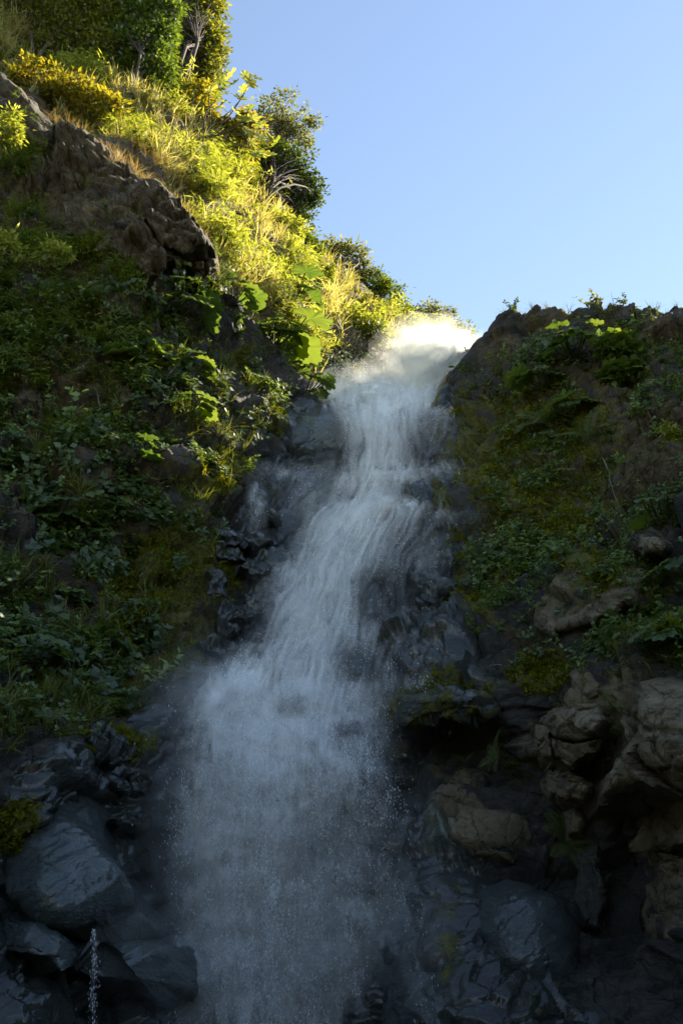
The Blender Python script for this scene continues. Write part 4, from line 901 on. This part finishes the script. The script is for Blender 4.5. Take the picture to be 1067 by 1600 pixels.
def water_sheet(name, off, fn, mt, seed, box=(150, 830, 520, 1755), **tags):
    gx_ = np.arange(box[0], box[1], 5.0); gy_ = np.arange(box[2], box[3], 5.0); X, Y_ = np.meshgrid(gx_, gy_)
    yw = YW(X, Y_, off); P_ = world(X, Y_, yw)
    P_[..., 1] += .22 * fbm(P_ * .9, 3, seed) + .08 * fbm(P_ * 3, 2, seed + 5)
    d = fn(X, Y_)
    F_ = gridfaces(*X.shape); keep = (d.ravel()[F_].max(1) > .015)
    F_ = F_[keep]; idx = np.unique(F_); mp = np.zeros(X.size, np.int64); mp[idx] = np.arange(len(idx))
    uv = np.stack([(X - LL(Y_)) / (LR(Y_) - LL(Y_)) * 3.2 + seed, Y_ * .013], -1).reshape(-1, 2)
    me = make_mesh(name, P_.reshape(-1, 3)[idx], mp[F_][:, ::-1], True, {"dens": d.ravel()[idx]}, uv[idx])
    return link(name, me, mt, **tags)
water_sheet("waterfall", .3, dens, water_material("water_streaks", 1.5, 6.0, 2.2, .42, .64, .75), 3, kind="structure", label="white waterfall cascading down the dark rock steps into a falling curtain")
water_sheet("falling_veil", .65, lambda x, y: .75 * dens(x, y), water_material("water_veil", 1.0, 3.0, 1.4, .38, .70, .8), 31, kind="stuff", label="veil of broken water in front of the falls")
water_sheet("spray_mist", 1.1, mist, water_material("spray", 1.0, 1.6, .9, .25, .75, .4), 57, kind="stuff", label="fine drifting mist around the falls")
def strands(name, n, y0, y1, lmin, lmax, wmin, wmax, strength, label, free=False):
    w_ = rng.uniform(-.04, 1.04, n); a0 = rng.uniform(y0, y1, n); ln = rng.uniform(lmin, lmax, n); wd = rng.uniform(wmin, wmax, n) ; K = 11
    ts = np.linspace(0, 1, K)[None]; py = a0[:, None] + ln[:, None] * ts
    ref = np.minimum(py, 1150) if free else py
    lf_, rt_ = (WL(ref), WR(ref)) if free else (LL(ref), LR(ref))
    px = lf_ + w_[:, None] * (rt_ - lf_) + (0 if free else 11) * fbm(np.stack([w_[:, None] * 7 + 0 * py, py / 55, 0 * py], -1), 2, 91)
    of = rng.uniform(.25, .75, n)[:, None] + 0 * px
    dn = np.clip(dens(px, py), 0, 1) * np.sin(ts * math.pi) ** .8 * (strength * rng.uniform(.35, 1, n))[:, None]
    V, D, UV = [], [], []
    for c_, sgn in enumerate((-1, 0, 1)):
        xx = px + sgn * wd[:, None] * (.6 + .8 * ts); V.append(world(xx, py, YW(xx, py, of) - (.05 if sgn == 0 else 0)))
        D.append(dn * (1 if sgn == 0 else 0)); UV.append(np.stack([np.broadcast_to((w_ * 40 + sgn * .05)[:, None], px.shape), py * .013], -1))
    V = np.stack(V, 2).reshape(-1, 3); D = np.stack(D, 2).ravel(); UV = np.stack(UV, 2).reshape(-1, 2)
    f0 = gridfaces(K, 3); F_ = (f0[None] + (np.arange(n) * K * 3)[:, None, None]).reshape(-1, 4)
    me = make_mesh(name, V, F_[:, ::-1], True, {"dens": D}, UV)
    return link(name, me, M_STRAND, kind="stuff", label=label)
M_STRAND = water_material("water_strands", 1.5, 10.0, 4.0, .25, .6, .6)
strands("water_strands", 1700, 585, 1060, 30, 120, 1.5, 8.0, .5, "white strands of water running down over the rock steps")
strands("falling_strands", 1300, 1060, 1600, 60, 200, 1.0, 3.5, .38, "thin streaks of water dropping in the lower curtain", True)
# droplets
def drops(name, n, fn, box, lmin, lmax, label, spread=.5, offm=.6):
    q = pick(n, box, fn); off = offm + spread * rng.normal(size=n) * .6
    P_ = world(q[:, 0], q[:, 1], YW(q[:, 0], q[:, 1], off)); l = rng.uniform(lmin, lmax, n) * rng.uniform(.5, 1, n); wd = l * rng.uniform(.18, .4, n)
    ax = nrm(np.stack([rng.normal(size=n) * .12, rng.normal(size=n) * .1 - .15, -np.ones(n)], -1)); sd = nrm(np.cross(ax, rng.normal(size=(n, 3)) + np.array([0, -1.5, 0])))
    V = np.stack([P_ - ax * l[:, None] / 2, P_ + sd * wd[:, None] / 2, P_ + ax * l[:, None] / 2, P_ - sd * wd[:, None] / 2], 1)
    me = make_mesh(name, V.reshape(-1, 3), np.arange(4 * n).reshape(-1, 4), False)
    link(name, me, M_DROP, kind="stuff", label=label)
M_DROP, t = mat("droplets")
df = N(t, 'ShaderNodeBsdfDiffuse'); df.inputs[0].default_value = (.9, .93, .95, 1); tr = N(t, 'ShaderNodeBsdfTranslucent'); tr.inputs[0].default_value = (.9, .93, .95, 1)
mx = N(t, 'ShaderNodeMixShader'); mx.inputs[0].default_value = .5; L(t, df.outputs[0], mx.inputs[1]); L(t, tr.outputs[0], mx.inputs[2])
o = N(t, 'ShaderNodeOutputMaterial'); L(t, mx.outputs[0], o.inputs[0])
drops("falling_droplets", 52000, lambda x, y: np.clip(dens(x, y) + .05 * mist(x, y), 0, 1) * (.2 + .8 * clump(x, y * .3, 16, 41, -.25, .35)) * (.5 + .5 * sstep(900, 1150, y)), (180, 780, 590, 1700), .014, .06, "white drops and streaks flung from the falling water")
drops("sunlit_droplets", 12000, lambda x, y: blobs(x, y, [(665, 562, 60, 42, 1), (610, 585, 90, 28, .5), (560, 585, 70, 26, .3)]), (480, 760, 500, 640), .02, .055, "bright spray drops leaping above the brink into the sun", .8, .2)
SUNB = lambda x, y: blobs(x, y, [(672, 562, 52, 38, 1.0), (700, 546, 34, 24, .9), (625, 592, 70, 20, .4)])
M_SUNSPRAY = water_material("sunlit_spray", 2.4, 1.6, 1.2, .1, .6, .5, .85)
for k_, of_ in enumerate((-.6, .1, .7)):
    water_sheet("sunlit_spray", of_, SUNB, M_SUNSPRAY, 71 + 9 * k_, (520, 800, 470, 680), kind="stuff", label="white spray boiling up into the sun above the brink")
# thin trickle off the wet ledge
gx_ = np.linspace(136, 158, 8); gy_ = np.linspace(1452, 1640, 60); X, Y_ = np.meshgrid(gx_, gy_)
yt = fY(X, np.full_like(X, 1455.)) - 1.3
P_ = world(X + 3 * np.sin(Y_ / 23) * .6, Y_, yt); d = np.exp(-((X - 147) / 3.5) ** 2) * (.6 - .35 * (Y_ - 1452) / 190)
me = make_mesh("water_trickle", P_.reshape(-1, 3), gridfaces(*X.shape)[:, ::-1], True, {"dens": d.ravel()}, np.stack([P_[..., 0] * 2, Y_ * .03], -1).reshape(-1, 2))
link("water_trickle", me, water_material("trickle", 1.3, 9, 2.2, .46, .62), kind="structure", label="thin broken trickle of water dropping from the wet ledge")
tq = rng.uniform(0, 1, 150); tx = 147 + rng.normal(size=150) * (2 + 5 * tq); ty = 1452 + 190 * tq
P_ = world(tx, ty, fY(147., 1455.) - 1.3 - .1 * rng.random(150)); l = rng.uniform(.015, .04, 150)[:, None]
ax = np.array([0, 0, 1.0]); sd = np.array([1.0, 0, 0])
V = np.stack([P_ - ax * l / 2, P_ + sd * l * .18, P_ + ax * l / 2, P_ - sd * l * .18], 1)
link("trickle_droplets", make_mesh("trickle_droplets", V.reshape(-1, 3), np.arange(600).reshape(-1, 4), False), M_DROP, kind="stuff", label="drops breaking from the thin trickle below the ledge")
